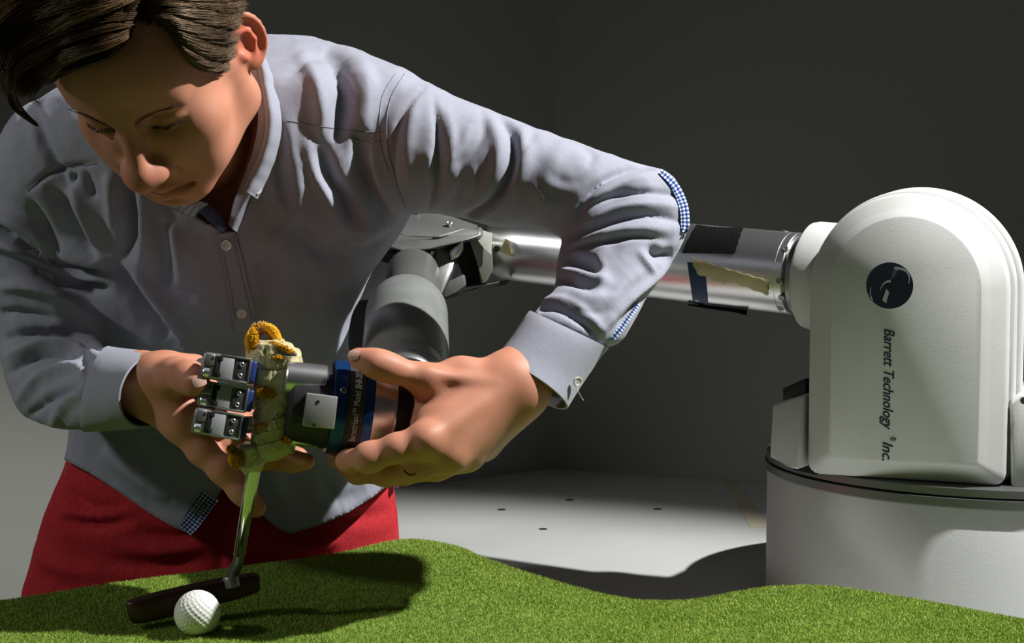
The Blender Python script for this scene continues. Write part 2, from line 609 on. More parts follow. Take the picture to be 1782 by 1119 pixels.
YAW = math.radians(24)
HU = np.array([math.cos(YAW), -math.sin(YAW), 0.0])       # housing right
HN = np.array([-math.sin(YAW), -math.cos(YAW), 0.0])      # housing front normal
UP = np.array([0, 0, 1.0])
FCL = P(1403, 600, 1.765); FCR = P(1752, 600, 1.672)
HC = (FCL + FCR) / 2
HW = float((FCR - FCL) @ HU) / 2
zt = P(1575, 336, 1.72)[2]
zb_ = P(1560, 846, 1.70)[2]
AZ = zt - HW

def arch(w, ztop_c, zbot, nseg=40, rb=0.012):
    """arch outline in (s,z): bottom corners rounded"""
    pts = []
    for i in range(nseg + 1):
        a = math.pi * i / nseg
        pts.append((w * math.cos(a), ztop_c + w * math.sin(a)))
    for k in range(5):
        a = math.pi + math.pi / 2 * k / 4
        pts.append((-w + rb + rb * math.cos(a), zbot + rb + rb * math.sin(a)))
    for k in range(5):
        a = 1.5 * math.pi + math.pi / 2 * k / 4
        pts.append((w - rb + rb * math.cos(a), zbot + rb + rb * math.sin(a)))
    return pts
def hp(s, n, z):
    return np.array([HC[0], HC[1], 0]) + HU * s + HN * n + UP * z
def arch_loft(name, levels, m, auto=50, zbot=None, sh=0.0, label=None):
    """levels = [(n offset, inset)]"""
    bm = bmesh.new(); rings = []
    for n, ins in levels:
        pr = arch(HW - ins, AZ, (zb_ if zbot is None else zbot) + max(0, ins) * 0.9, rb=max(0.004, 0.014 - ins * 0.3))
        rings.append([bm.verts.new(hp(s + sh, n, z)) for s, z in pr])
    k = len(rings[0])
    for a_, b_ in zip(rings, rings[1:]):
        for i in range(k):
            bm.faces.new((a_[i], a_[(i + 1) % k], b_[(i + 1) % k], b_[i]))
    bm.faces.new(rings[0][::-1]); bm.faces.new(rings[-1])
    return bm_obj(name, bm, m, rob, auto=auto, label=label)
lv = [(-0.042, 0.001), (-0.020, 0.000)]
for k in range(1, 6):
    a = k / 5 * math.radians(52)
    lv.append((-0.020 + 0.010 * math.sin(a), 0.010 * (1 - math.cos(a))))
n0, i0_ = lv[-1]
lv.append((n0 + 0.0095, i0_ + 0.0125))
n1, i1_ = lv[-1]
for k in range(1, 7):
    a = k / 6 * math.radians(38)
    lv.append((0.008 - 0.0001 - (0.008 - n1) * (1 - math.sin(a) / math.sin(math.radians(38))), i1_ + 0.012 * k / 6))
lv[-1] = (0.008, lv[-1][1])
cover = arch_loft('front_cover', lv, M_WHITE, 60)
FN = 0.008
arch_loft('middle_shell', [(-0.066, -0.002), (-0.064, -0.0048), (-0.046, -0.0048), (-0.0435, -0.002)], M_WHITE, 50)
arch_loft('inner_core', [(-0.096, 0.004), (-0.066, 0.004)], M_HOLE, 50)
arch_loft('rear_cover', [(-0.150, 0.02), (-0.135, 0.002), (-0.102, -0.009), (-0.097, -0.006), (-0.096, 0.0)], M_WHITE, 50)

def curve_text(body, size, shear=0.0, offset=0.0):
    cu = bpy.data.curves.new('lettering', 'FONT')
    cu.body = body; cu.size = size; cu.shear = shear; cu.offset = offset
    cu.resolution_u = 3; cu.extrude = 0.0
    o = bpy.data.objects.new('tmp', cu); COL.objects.link(o)
    bpy.context.view_layer.update()
    me = bpy.data.meshes.new_from_object(o.evaluated_get(bpy.context.evaluated_depsgraph_get()))
    V = np.array([v.co[:] for v in me.vertices]); F = [tuple(p.vertices) for p in me.polygons]
    bpy.data.objects.remove(o); bpy.data.curves.remove(cu); bpy.data.meshes.remove(me)
    return V, F
# vertical lettering, reads top to bottom: text x -> -z, text y -> +s
def face_uv(px, py):
    """pixel -> (s,z) on the cover's front plane"""
    o = CO; d = P(px, py, 1.0) - CO
    p0 = hp(0, FN + 0.0004, 0)
    t = ((p0 - o) @ HN) / (d @ HN)
    q = o + d * t
    return float((q - hp(0, 0, 0)) @ HU), float(q[2])
def put_text(body, s0, z0, length, size, shear, off, yshift=0):
    Vt, Ft = curve_text(body, size, shear, off)
    w = Vt[:, 0].max() - Vt[:, 0].min()
    k = length / w
    x = (Vt[:, 0] - Vt[:, 0].min()) * k
    y = Vt[:, 1]
    return np.array([hp(s0 + yy + yshift, FN + 0.0005, z0 - xx) for xx, yy in zip(x, y)]), Ft
sa, za = face_uv(1539, 572); sb, zb2 = face_uv(1538, 748)
Vt, Ft = put_text('Barrett Technology', sa, za, za - zb2, 0.0170, 0.32, 0.00022)
s2, z2 = face_uv(1538, 769); _, z3 = face_uv(1538, 802)
Vt2, Ft2 = put_text('Inc.', sa, z2, z2 - z3, 0.0170, 0.32, 0.00022)
s4, z4 = face_uv(1549, 760); _, z5 = face_uv(1549, 768)
Vt3, Ft3 = put_text('\u00ae', s4, z4, (z4 - z5), 0.0095, 0.0, 0.0001)
Fa = list(Ft) + [tuple(i + len(Vt) for i in f) for f in Ft2] + [tuple(i + len(Vt) + len(Vt2) for i in f) for f in Ft3]
mesh_obj('lettering', np.vstack([Vt, Vt2, Vt3]), Fa, M_NAVY, cover, False)
# round logo
sc, zc = face_uv(1548, 497)
LR = (face_uv(1589, 497)[0] - face_uv(1507, 497)[0]) / 2
def disc_poly(name, pts, m, lift, th=0.0003):
    bm = bmesh.new()
    add_prism(bm, [hp(s, FN + lift, z) for s, z in pts], HN * th)
    return bm_obj(name, bm, m, cover, auto=20)
disc_poly('logo', [(sc + LR * math.cos(a), zc + LR * math.sin(a)) for a in np.linspace(0, 2 * math.pi, 65)[:-1]], M_NAVY, 0.0002)
def lg(u, v):  # crop pixels of the 412x1119 zoom of region 1480..1620 x 440..820
    return face_uv(1480 + u * 140 / 412, 440 + v * 380 / 1119)
def arc_band(P0, P1, P2, w0, w1, n=14):
    out, inn = [], []
    for i in range(n + 1):
        t = i / n
        p = (1 - t) ** 2 * np.array(P0) + 2 * t * (1 - t) * np.array(P1) + t * t * np.array(P2)
        d = 2 * (1 - t) * (np.array(P1) - P0) + 2 * t * (np.array(P2) - np.array(P1)); d = d / np.linalg.norm(d)
        nn = np.array([d[1], -d[0]]); w = (w0 + (w1 - w0) * t) / 2
        out.append(p + nn * w); inn.append(p - nn * w)
    return [lg(*p) for p in out + inn[::-1]]
disc_poly('logo_mark', [lg(225, 72), lg(250, 80), lg(232, 112), lg(208, 138), lg(203, 142), lg(216, 105)], mat('logo_grey', (0.10, 0.12, 0.15), 0.5), 0.0006, 0.0002)
disc_poly('logo_mark', arc_band((226, 78), (318, 80), (298, 158), 14, 3), M_LOGOW, 0.0006)
disc_poly('logo_mark', arc_band((206, 146), (168, 142), (152, 192), 13, 2), M_LOGOW, 0.0006)
disc_poly('logo_mark', [lg(184, 186), lg(198, 202), lg(182, 258), lg(163, 242)], M_LOGOW, 0.0006)
disc_poly('logo_mark', arc_band((106, 176), (92, 212), (116, 246), 2, 3), M_LOGOW, 0.0006)

# turntable side blocks
bm = bmesh.new()
add_prism(bm, [P(1344, 704, 1.86), P(1399, 686, 1.79), P(1387, 819, 1.775), P(1370, 812, 1.80), P(1339, 796, 1.855)], (0.10, 0.16, 0.0), 0.004, 3)
bm_obj('side_block', bm, M_BASEW, rob)
bm = bmesh.new()
add_prism(bm, [P(1362, 676, 1.90), P(1402, 658, 1.84), P(1402, 700, 1.84), P(1362, 704, 1.90)], (0.10, 0.16, 0.0), 0.002, 2)
bm_obj('cable_housing', bm, M_BLACK, rob)
bm = bmesh.new()
add_prism(bm, [P(1380, 690, 1.83), P(1420, 690, 1.80), P(1420, 826, 1.80), P(1380, 818, 1.83)], (0.10, 0.16, 0.0))
bm_obj('inner_recess', bm, M_HOLE, rob)
bm = bmesh.new()
add_prism(bm, [P(1757, 700, 1.70), P(1776, 684, 1.70), P(1960, 676, 1.66), P(1960, 858, 1.66), P(1759, 850, 1.70)], (0.08, 0.20, 0.0), 0.005, 3)
bm_obj('side_block', bm, M_WHITE, rob)
c = P(1781, 697, 1.692)
bm = bmesh.new(); add_lathe(bm, [(0, 0.004), (0.003, 0.004)], c, (0, -1, 0), 20)
bm_obj('bolt', bm, M_BLACK, rob)

# shoulder hub disc and collar
TE1 = P(1392, 477, 1.86); TE2 = P(872, 424, 2.10)
TA = TE2 - TE1; TL = np.linalg.norm(TA); TA /= TL
TR = 0.0512
bm = bmesh.new()
add_lathe(bm, [(-0.10, 0.065), (-0.045, 0.067), (-0.022, 0.067), (-0.015, 0.0655), (-0.011, 0.060), (-0.010, 0.050)], TE1, TA, 80)
bm_obj('shoulder_hub', bm, M_WHITE, rob)
bm = bmesh.new()
add_lathe(bm, [(-0.02, 0.050), (-0.001, 0.050), (0.002, 0.047), (0.004, 0.047)], TE1, TA, 80)
bm_obj('shoulder_collar', bm, M_GUN, rob)
bm = bmesh.new()
add_lathe(bm, [(0.003, 0.047), (0.0035, TR - 0.001), (0.0045, TR), (0.012, TR), (0.0125, TR - 0.0006), (0.0135, TR - 0.0006), (0.014, TR), (TL - 0.05, TR - 0.001), (TL - 0.01, TR - 0.002), (TL, 0.045)], TE1, TA, 96)
tubeo = bm_obj('upper_arm_tube', bm, M_ALU, rob, auto=30)
tx, ty, tz = frame(TA)
def on_tube(px, py, lift=0.0, R=None):
    """pixel -> point on the tube's near surface"""
    R = R or TR
    d = P(px, py, 1.0) - CO; d /= np.linalg.norm(d)
    w = CO - TE1
    dp = d - TA * (d @ TA); wp = w - TA * (w @ TA)
    a, b_, c_ = dp @ dp, 2 * dp @ wp, wp @ wp - (R + lift) ** 2
    D_ = b_ * b_ - 4 * a * c_
    t = (-b_ - math.sqrt(max(D_, 0))) / (2 * a)
    q = CO + d * t
    n = q - TE1; n -= TA * (n @ TA); n /= np.linalg.norm(n)
    return q, n
def tube_patch(name, pxgrid, m, lift, th=0.0004, parent=None, jag=None, nu=16, nv=10):
    """pxgrid: 4 corners TL,TR,BR,BL in px"""
    a, b_, c_, d_ = [np.array(p, float) for p in pxgrid]
    V = []
    for i in range(nu):
        u = i / (nu - 1)
        for j in range(nv):
            v = j / (nv - 1)
            p = (a * (1 - u) + b_ * u) * (1 - v) + (d_ * (1 - u) + c_ * u) * v
            if jag is not None: p = p + jag(u, v)
            q, n = on_tube(p[0], p[1], lift)
            V.append(q)
    V = np.array(V)
    n_ = []
    for q in V:
        k = q - TE1; k -= TA * (k @ TA); n_.append(k / np.linalg.norm(k))
    V2 = V + np.array(n_) * th
    F = np.vstack([grid_faces(nu, nv), grid_faces(nu, nv, nu * nv, True)])
    idx = np.arange(nu * nv).reshape(nu, nv)
    loop = np.concatenate([idx[:, 0], idx[-1, 1:], idx[-2::-1, -1], idx[0, -2:0:-1]])
    l2 = np.roll(loop, -1)
    F = np.vstack([F, np.stack([loop, l2, l2 + nu * nv, loop + nu * nv], -1)])
    bm = bmesh.new(); vs_ = [bm.verts.new(p) for p in np.vstack([V, V2])]
    for f in F:
        try: bm.faces.new([vs_[i] for i in f])
        except ValueError: pass
    return bm_obj(name, bm, m, parent or tubeo, auto=40)
tube_patch('fastener_strip', [(1212, 393), (1293, 397), (1279, 441), (1188, 440)], M_VELCRO, 0.0002, 0.002, nu=26, nv=14,
           jag=lambda u, v: np.array([0.8 * math.sin(v * 23), 6.0 * u * (1 - u) * (1 - v) * 2 + 0.5 * math.sin(u * 60)]))
tube_patch('blue_tape_strip', [(1196, 456), (1226, 458), (1233, 535), (1206, 526)], M_BLUETAPE, 0.0001)
tube_patch('masking_tape_strip', [(1203, 446), (1268, 470), (1262, 494), (1212, 476)], M_MASK, 0.0009, 0.0004,
           jag=lambda u, v: np.array([2.0 * math.sin(v * 9) * (1 - u), 1.5 * math.sin(u * 13)]))
tube_patch('masking_tape_strip', [(1264, 468), (1336, 489), (1336, 514), (1262, 486)], M_MASK, 0.0015, 0.0006,
           jag=lambda u, v: np.array([1.0 * math.sin(v * 14), 1.0 * math.sin(u * 21)]))
# loose end of the strip hanging below the tube
q0 = P(1196, 531, 1.93); q1 = P(1301, 541, 1.89); q2 = P(1299, 549, 1.885)
bm = bmesh.new()
add_prism(bm, [q0, P(1240, 534, 1.915), q1, q2, P(1280, 544, 1.895), P(1225, 536, 1.92)], (0.004, 0.03, 0.0))
bm_obj('strip_end', bm, M_VELCRO, tubeo)
def screw(px, py, r, m=M_GUN, parent=None, place=on_tube):
    q, n = place(px, py)
    bm = bmesh.new()
    add_lathe(bm, [(-0.001, r), (0.0006, r), (0.0010, r * 0.85), (0.0010, r * 0.5), (0.0002, r * 0.42)], q, n, 20)
    return bm_obj('screw', bm, m, parent or tubeo, auto=30)
for (a_, b_) in ((1367, 433), (1356, 489), (1360, 518), (1358, 537), (1366, 403)):
    screw(a_, b_, 0.0042)
screw(864, 433, 0.0045, M_BLACK)
# small tape shard on the far part of the tube
tube_patch('tape_shard', [(880, 415), (884, 418), (893, 447), (869, 438)], M_MASK, 0.0004, nu=6, nv=6)

# elbow
def px_prism(name, pts, ext, m, bev=0.0, parent=rob, seg=2, label=None):
    bm = bmesh.new(); add_prism(bm, [P(*p) for p in pts], ext, bev, seg)
    return bm_obj(name, bm, m, parent, auto=35, label=label)
back = CF * 1.0
px_prism('elbow_plate', [(672, 406, 1.985), (700, 372, 2.06), (722, 362, 2.08), (752, 364, 2.08), (832, 392, 2.05), (812, 402, 2.01), (762, 412, 1.98), (700, 410, 1.98)], np.array([0, 0.012, -0.012]), M_GREYM, 0.0015)
elb = px_prism('elbow_link', [(668, 405, 1.98), (700, 412, 1.975), (764, 413, 1.975), (814, 404, 1.99), (838, 392, 2.0), (842, 410, 1.99), (800, 420, 1.975), (745, 434, 1.965), (700, 437, 1.965), (668, 430, 1.975)], back * 0.10, M_GREYM, 0.006, seg=4)
for (a_, b_) in ((705, 402), (745, 401), (726, 367), (699, 392), (782, 388)):
    c = P(a_, b_, 2.02 if b_ > 380 else 2.06)
    bm = bmesh.new(); add_lathe(bm, [(-0.016, 0.004), (0.001, 0.004), (0.0015, 0.003), (0.0008, 0.0018)], c, (0, -0.8, 0.6), 16)
    bm_obj('screw', bm, M_GUN, rob)
# elbow body behind and the clevis
px_prism('elbow_body', [(640, 430, 2.02), (800, 416, 2.02), (790, 470, 2.0), (768, 520, 1.98), (650, 520, 1.98)], back * 0.06, M_STEEL, 0.008)
px_prism('clevis_recess', [(776, 412, 2.03), (846, 402, 2.05), (846, 494, 2.05), (770, 505, 2.03)], back * 0.03, M_HOLE, 0.002)
px_prism('clevis_lug', [(781, 437, 2.00), (805, 418, 2.00), (806, 434, 2.00), (798, 447, 2.0), (784, 454, 2.00)], back * 0.03, M_ALU, 0.003)
px_prism('clevis_lug', [(768, 496, 2.00), (808, 476, 2.00), (811, 497, 2.00), (794, 508, 2.0), (772, 517, 2.00)], back * 0.03, M_GREYM, 0.003)
px_prism('clevis_cheek', [(806, 404, 2.03), (838, 402, 2.03), (856, 420, 2.03), (858, 470, 2.03), (846, 492, 2.03), (836, 494, 2.03), (832, 450, 2.03), (820, 415, 2.03)], back * 0.05, mat('cast_olive_grey', (0.20, 0.21, 0.17), 0.4, 0.5), 0.003)
px_prism('tape_patch', [(819, 403, 2.02), (834, 399, 2.02), (857, 406, 2.02), (855, 445, 2.02), (842, 432, 2.02)], back * 0.003, mat('pale_tape', (0.40, 0.42, 0.37), 0.7), 0.0005)
px_prism('cable_strap', [(766, 516, 2.02), (830, 503, 2.02), (848, 494, 2.03), (888, 486, 2.05), (880, 497, 2.05), (850, 502, 2.03), (800, 513, 2.02), (766, 524, 2.02)], back * 0.02, M_BLACK, 0.001)
px_prism('elbow_shade_block', [(655, 436, 1.99), (762, 430, 1.99), (720, 520, 1.95), (665, 640, 1.90), (540, 650, 1.90), (585, 545, 1.94)], back * 0.06, M_BLACK, 0.006)  # added black block stands in for the shaded lower elbow
# forearm
FA0 = P(690, 425, 1.99); FA1 = P(708, 540, 1.80); FA2 = P(703, 712, 1.54)
bm = bmesh.new()
d1 = FA2 - FA1; L1 = np.linalg.norm(d1)
add_lathe(bm, [(-0.16, 0.028), (-0.15, 0.034), (-0.03, 0.0345), (0.0, 0.036)], FA1 + d1 / L1 * 0.02 + CR * 0.006, d1, 64)
bm_obj('forearm_neck', bm, M_GREYM, rob)
bm = bmesh.new()
add_lathe(bm, [(0.0, 0.0465), (0.008, 0.0485), (0.018, 0.0492), (L1 - 0.075, 0.0488), (L1 - 0.073, 0.0482), (L1 - 0.0715, 0.0482), (L1 - 0.070, 0.0486), (L1 - 0.052, 0.0486), (L1 - 0.050, 0.047)], FA1, d1, 96)
M_FORE = mat('grey_forearm_paint', (0.27, 0.285, 0.27), 0.32, 0.25, spec=0.5)
add_noise_color(M_FORE, (0.25, 0.265, 0.25), (0.31, 0.325, 0.31), 20, 6)
add_bump(M_FORE, 60, 0.1, 0.0006)
bm_obj('forearm', bm, M_FORE, rob)
bm = bmesh.new()
add_lathe(bm, [(L1 - 0.052, 0.044), (L1 - 0.050, 0.0475), (L1 - 0.032, 0.0478), (L1 - 0.028, 0.046)], FA1, d1, 80)
bm_obj('wrist_ring', bm, M_ALU, rob)
bm = bmesh.new()
add_lathe(bm, [(L1 - 0.032, 0.045), (L1 - 0.010, 0.044), (L1 + 0.02, 0.036)], FA1, d1, 64)
bm_obj('wrist_housing', bm, M_BLACK, rob)
# slotted cover on the neck
for (a_, b_, c_, d_, mm) in ((716, 472, 8, 52, M_ALU), (739, 470, 7, 26, M_ALU), (727, 478, 3, 42, M_HOLE)):
    px_prism('neck_slot_cover', [(a_, b_, 1.862), (a_ + c_, b_ + 3, 1.86), (a_ + c_ + 3, b_ + d_, 1.835), (a_ + 4, b_ + d_ - 4, 1.837)], back * 0.006, M_GREYM if mm is M_ALU else mm, 0.0008)

# ------------------------------------------------------------------ robot gripper
grip = thing('robot_gripper', 'three-fingered silver and blue robot hand clamping the taped putter grip', 'robot gripper', tuple(P(572, 707, 1.42)))
C1 = P(572, 707, 1.42)
GA = CR * 0.966 - CU * 0.115 + CF * 0.20; GA /= np.linalg.norm(GA)
GX, GY, _ = frame(GA, CU)
GR = 0.0448
def glathe(name, prof, m, parent=grip, seg=96, auto=35, off=None):
    bm = bmesh.new(); add_lathe(bm, prof, C1 + (off if off is not None else 0), GA, seg)
    return bm_obj(name, bm, m, parent, auto)
glathe('palm_body', [(-0.040, 0.030), (-0.036, 0.038), (-0.004, 0.0405), (0.001, 0.0405)], M_BLACK)
glathe('blue_ring', [(0.000, GR - 0.003), (0.001, GR), (0.0135, GR), (0.0138, GR - 0.001)], M_BLUE)
band = glathe('label_band', [(0.0138, GR - 0.0006), (0.0140, GR - 0.0002), (0.0290, GR - 0.0002), (0.0292, GR - 0.0006)], mat('black_label', (0.028, 0.026, 0.026), 0.6))
glathe('blue_ring', [(0.0292, GR - 0.001), (0.0294, GR), (0.0372, GR), (0.0378, GR - 0.002)], M_BLUE)
glathe('silver_cone', [(0.0378, GR - 0.0022), (0.0384, GR - 0.001), (0.0585, GR - 0.0065), (0.0590, GR - 0.0072), (0.0595, GR - 0.0066), (0.0605, GR - 0.0066), (0.061, GR - 0.008)], M_ALU, auto=20)
glathe('wrist_joint', [(0.061, GR - 0.0085), (0.080, GR - 0.012), (0.094, GR - 0.014), (0.10, 0.025)], M_BLACK)
# connection back to the forearm
wj = C1 + GA * 0.09
v_, f_ = tube_arrays(cr([wj - GA * 0.01, wj + GA * 0.012 + CF * 0.01, FA1 + d1 * 0.97 + CF * 0.0], 12), 0.031, 32)
mesh_obj('wrist_link', v_, f_, M_BLACK, grip)
# lettering round the band
def band_text(body, t0, a0, arc, size, shear=0.0, off=0.0, name='lettering'):
    Vt, Ft = curve_text(body, size, shear, off)
    k = arc / (Vt[:, 0].max() - Vt[:, 0].min())
    x = (Vt[:, 0] - Vt[:, 0].min()) * k; y = Vt[:, 1]
    out = []
    for xx, yy in zip(x, y):
        a = a0 + xx / GR
        # angle 0 = towards camera, positive = up
        rad = -CFp * math.cos(a) + CUp * math.sin(a)
        out.append(C1 + GA * (t0 - yy) + rad * (GR + 0.0002))
    return mesh_obj(name, out, Ft, M_TXTW, band, False)
CFp = CF - GA * (CF @ GA); CFp /= np.linalg.norm(CFp)
CUp = np.cross(GA, CFp); CUp = CUp if CUp @ CU > 0 else -CUp
band_text('BarrettHand\u2122 Model', 0.0245, math.radians(-38), 0.050, 0.0085)
band_text('BH8-282', 0.0250, math.radians(29), 0.020, 0.0085, 0.1, 0.0003)
band_text('Barrett Technology Inc.', 0.0240, math.radians(-82), 0.026, 0.0034, 0.2, name='small_lettering')
def on_ring(px, py):
    d = P(px, py, 1.0) - CO; d /= np.linalg.norm(d)
    w = CO - C1
    dp = d - GA * (d @ GA); wp = w - GA * (w @ GA)
    a, b_, c_ = dp @ dp, 2 * dp @ wp, wp @ wp - GR ** 2
    t = (-b_ - math.sqrt(max(b_ * b_ - 4 * a * c_, 0))) / (2 * a)
    q = CO + d * t; n = q - C1; n -= GA * (n @ GA)
    return q, n / np.linalg.norm(n)
screw(598, 679, 0.0030, M_GUN, grip, on_ring)
q, n = on_ring(656, 668)
bm = bmesh.new(); add_lathe(bm, [(-0.003, 0.0012), (-0.0015, 0.0013)], q, n, 12); bm_obj('set_screw', bm, M_HOLE, grip)
# motor cylinders and blocks around the palm
def gcyl(name, px, py, D, r, t0, t1, m, bevel=0.0012):
    bm = bmesh.new()
    add_lathe(bm, [(t0, r - bevel), (t0 + bevel, r), (t1 - bevel, r), (t1, r - bevel)], P(px, py, D), GA, 48)
    return bm_obj(name, bm, m, grip)
gcyl('finger_motor', 545, 662, 1.398, 0.0155, -0.026, 0.012, M_ALU)
gcyl('finger_motor', 534, 762, 1.408, 0.0085, -0.018, 0.012, M_ALU)
gcyl('palm_plate', 512, 728, 1.425, 0.034, -0.003, 0.003, M_ALU)
bm = bmesh.new()
gy = -np.cross(GA, CFp)
gy = CUp
px0 = P(556, 714, 1.385)
R3 = M4(GA, gy, -CFp, px0)
add_box(bm, 0.0285, 0.0305, 0.030, R3, 0.0012, 2)
M_BEAD = mat('bead_blasted_aluminium', (0.42, 0.42, 0.41), 0.42, 0.55)
add_bump(M_BEAD, 900, 0.4, 0.0003, 2)
blk = bm_obj('gear_block', bm, M_BEAD, grip)
bm = bmesh.new()
add_box(bm, 0.012, 0.024, 0.022, M4(GA, gy, -CFp, P(524, 716, 1.392)), 0.0015, 2)
bm_obj('block_step', bm, M_BEAD, grip)
for (a_, b_) in ((551, 697), (544, 737)):
    bm = bmesh.new(); add_lathe(bm, [(-0.004, 0.0016), (0.0162, 0.0016)], P(a_, b_, 1.385) , -CFp, 12)
    bm_obj('screw', bm, M_BLACK, blk)
bm = bmesh.new(); add_lathe(bm, [(-0.002, 0.0023), (0.0005, 0.0023)], P(517, 731, 1.379), -CFp, 14)
bm_obj('screw', bm, M_BLACK, blk)

# fingers: local x = length (towards the blue tip), y = up, z = towards viewer
def make_finger():
    t = bpy.data.objects.new('finger', None); t.empty_display_size = 0.02
    link(t, grip)
    L_, H_, W_ = 0.0470, 0.0245, 0.020
    bm = bmesh.new(); add_box(bm, L_ * 0.98, H_, W_, Matrix.Translation((-0.001, 0, -0.002)), 0.0035, 4)
    def lo(name, bm, m, auto=35, parent=t):
        bmesh.ops.recalc_face_normals(bm, faces=bm.faces)
        me = bpy.data.meshes.new(name); bm.to_mesh(me); bm.free()
        me.polygons.foreach_set('use_smooth', np.ones(len(me.polygons), dtype=bool))
        me.set_sharp_from_angle(angle=math.radians(auto)); me.materials.append(m)
        o = bpy.data.objects.new(name, me); link(o, parent); return o
    lo('link_body', bm, M_GUN)
    bm = bmesh.new(); add_box(bm, 0.0016, H_ * 0.86, 0.0225, Matrix.Translation((0.0195, 0, -0.001)), 0.0005)
    add_box(bm, 0.028, 0.0018, 0.003, Matrix.Translation((0.006, H_ / 2 - 0.0012, 0.0085)), 0.0005)
    add_box(bm, 0.028, 0.0018, 0.003, Matrix.Translation((0.006, -H_ / 2 + 0.0012, 0.0085)), 0.0005)
    lo('bright_edge', bm, M_ALU)
    bm = bmesh.new(); add_box(bm, 0.0125, H_ * 0.80, 0.004, Matrix.Translation((-0.0015, 0, 0.0075)), 0.0006)
    lo('pad_plate', bm, mat('matte_silver', (0.40, 0.41, 0.43), 0.5, 0.2))
    bm = bmesh.new(); add_box(bm, 0.0105, H_ * 0.84, 0.003, Matrix.Translation((0.0115, 0, 0.0072)), 0.0005)
    lo('screw_plate', bm, M_STEEL)
    for sy in (-1, 1):
        bm = bmesh.new()
        add_lathe(bm, [(0, 0.0021), (0.0016, 0.0021), (0.002, 0.0016), (0.0012, 0.0011)], (0.0118, sy * 0.0052, 0.0080), (0, 0, 1), 16)
        lo('screw', bm, M_ALU)
    bm = bmesh.new()
    add_box(bm, 0.0035, H_ * 0.80, 0.004, Matrix.Translation((-0.0105, 0, 0.0071)), 0.0005)
    add_box(bm, 0.004, 0.0045, 0.0045, Matrix.Translation((-0.0078, H_ * 0.30, 0.0074)), 0.0005)
    add_box(bm, 0.004, 0.0045, 0.0045, Matrix.Translation((-0.0078, -H_ * 0.30, 0.0074)), 0.0005)
    lo('hinge_slot', bm, M_HOLE)
    bm = bmesh.new(); add_box(bm, 0.010, H_ * 0.46, 0.005, Matrix.Translation((-0.0180, H_ * 0.22, 0.0068)), 0.0016, 3)
    lo('knuckle', bm, M_GUN)
    bm = bmesh.new(); add_lathe(bm, [(-0.0055, 0.0045), (-0.005, 0.005), (0.0, 0.005)], (-0.0165, -0.0065, 0.0045), (1, 0, 0), 24)
    lo('hinge_barrel', bm, M_ALU)
    bm = bmesh.new(); add_lathe(bm, [(0, 0.0013), (0.0006, 0.0013)], (-0.0150, 0.0068, 0.0090), (0, 0, 1), 12)
    lo('pin', bm, M_HOLE)
    bm = bmesh.new(); add_box(bm, 0.0065, H_ * 0.84, 0.0195, Matrix.Translation((0.0228, 0, -0.002)), 0.0022, 4)
    lo('fingertip_pad', bm, M_BLUECAP)
    return t
fg = make_finger()
fx_, fy_ = (CR * 0.975 - CU * 0.185), None
for i, (px, py, D, ang, yawd) in enumerate(((396, 641, 1.388, -9.5, 14), (391, 691, 1.392, -10, 14), (381, 738, 1.388, -11, 14))):
    o = fg if i == 0 else copy_tree(fg, grip)
    a = math.radians(ang); yw = math.radians(yawd)
    x = (CR * math.cos(a) + CU * math.sin(a)) * math.cos(yw) + CF * math.sin(yw)
    y = -CR * math.sin(a) + CU * math.cos(a)
    y = y + CF * 0.10; y -= x * (x @ y); y /= np.linalg.norm(y)
    z = np.cross(x, y)
    gl = world_loc(grip)
    m4 = M4(x, y, z, P(px, py, D) - gl)
    o.matrix_local = m4
# proximal links carrying the fingers back to the palm
for k, (ya, yb2) in enumerate(((640, 672), (690, 706), (738, 740))):
    v_, f_ = tube_arrays(cr([P(352, ya - 2, 1.41), P(372, ya + 4, 1.450), P(440, (ya + yb2) / 2, 1.475), P(545, yb2, 1.45)], 16), 0.0085, 14)
    mesh_obj('proximal_link', v_, f_, M_GUN, grip)

# ------------------------------------------------------------------ taped grip wrap on the putter
def blob(rows, D, hd, n=72, m=90, seedv=0, amp=0.0022, cell=70.0):
    """rows = (y, xleft, xright, dD)"""
    R = cr(rows, m)
    V = []
    for r in R:
        y, xl, xr, dd_ = r
        c = P((xl + xr) / 2, y, D + dd_); hw = (xr - xl) / 2 / FPX * (D + dd_)
        for k in range(n):
            a = 2 * math.pi * k / n
            ca, sa = math.cos(a), math.sin(a)
            V.append(c + CR * (hw * math.copysign(abs(ca) ** 0.85, ca)) + CF * (-min(hd, hw * 1.3) * math.copysign(abs(sa) ** 0.85, sa)))
    V = np.array(V)
    G = V.reshape(m, n, 3)
    du = np.roll(G, -1, 1) - np.roll(G, 1, 1); dv = np.gradient(G, axis=0)
    nn = np.cross(du, dv); nn /= np.linalg.norm(nn, axis=2)[..., None] + 1e-12
    cc_ = G.mean(axis=1, keepdims=True)
    sgn = np.sign(((G - cc_) * nn).sum(2).mean()); nn = (nn * sgn).reshape(-1, 3)
    h = np.zeros(len(V))
    for i, p in enumerate(V):
        q = Vector(p * cell + seedv)
        f1 = mnoise.voronoi(q)[0]
        h[i] = (f1[1] - f1[0]) * 0.9 + 0.5 * mnoise.noise(q * 0.6) + 0.25 * mnoise.noise(q * 2.7)
    V = V + nn * ((h - h.mean()) * amp)[:, None]
    F = []
    for i in range(m - 1):
        for k in range(n):
            k2 = (k + 1) % n
            F.append((i * n + k, i * n + k2, (i + 1) * n + k2, (i + 1) * n + k))
    F.append(tuple(range(n))[::-1]); F.append(tuple(range((m - 1) * n, m * n)))
    return V, F
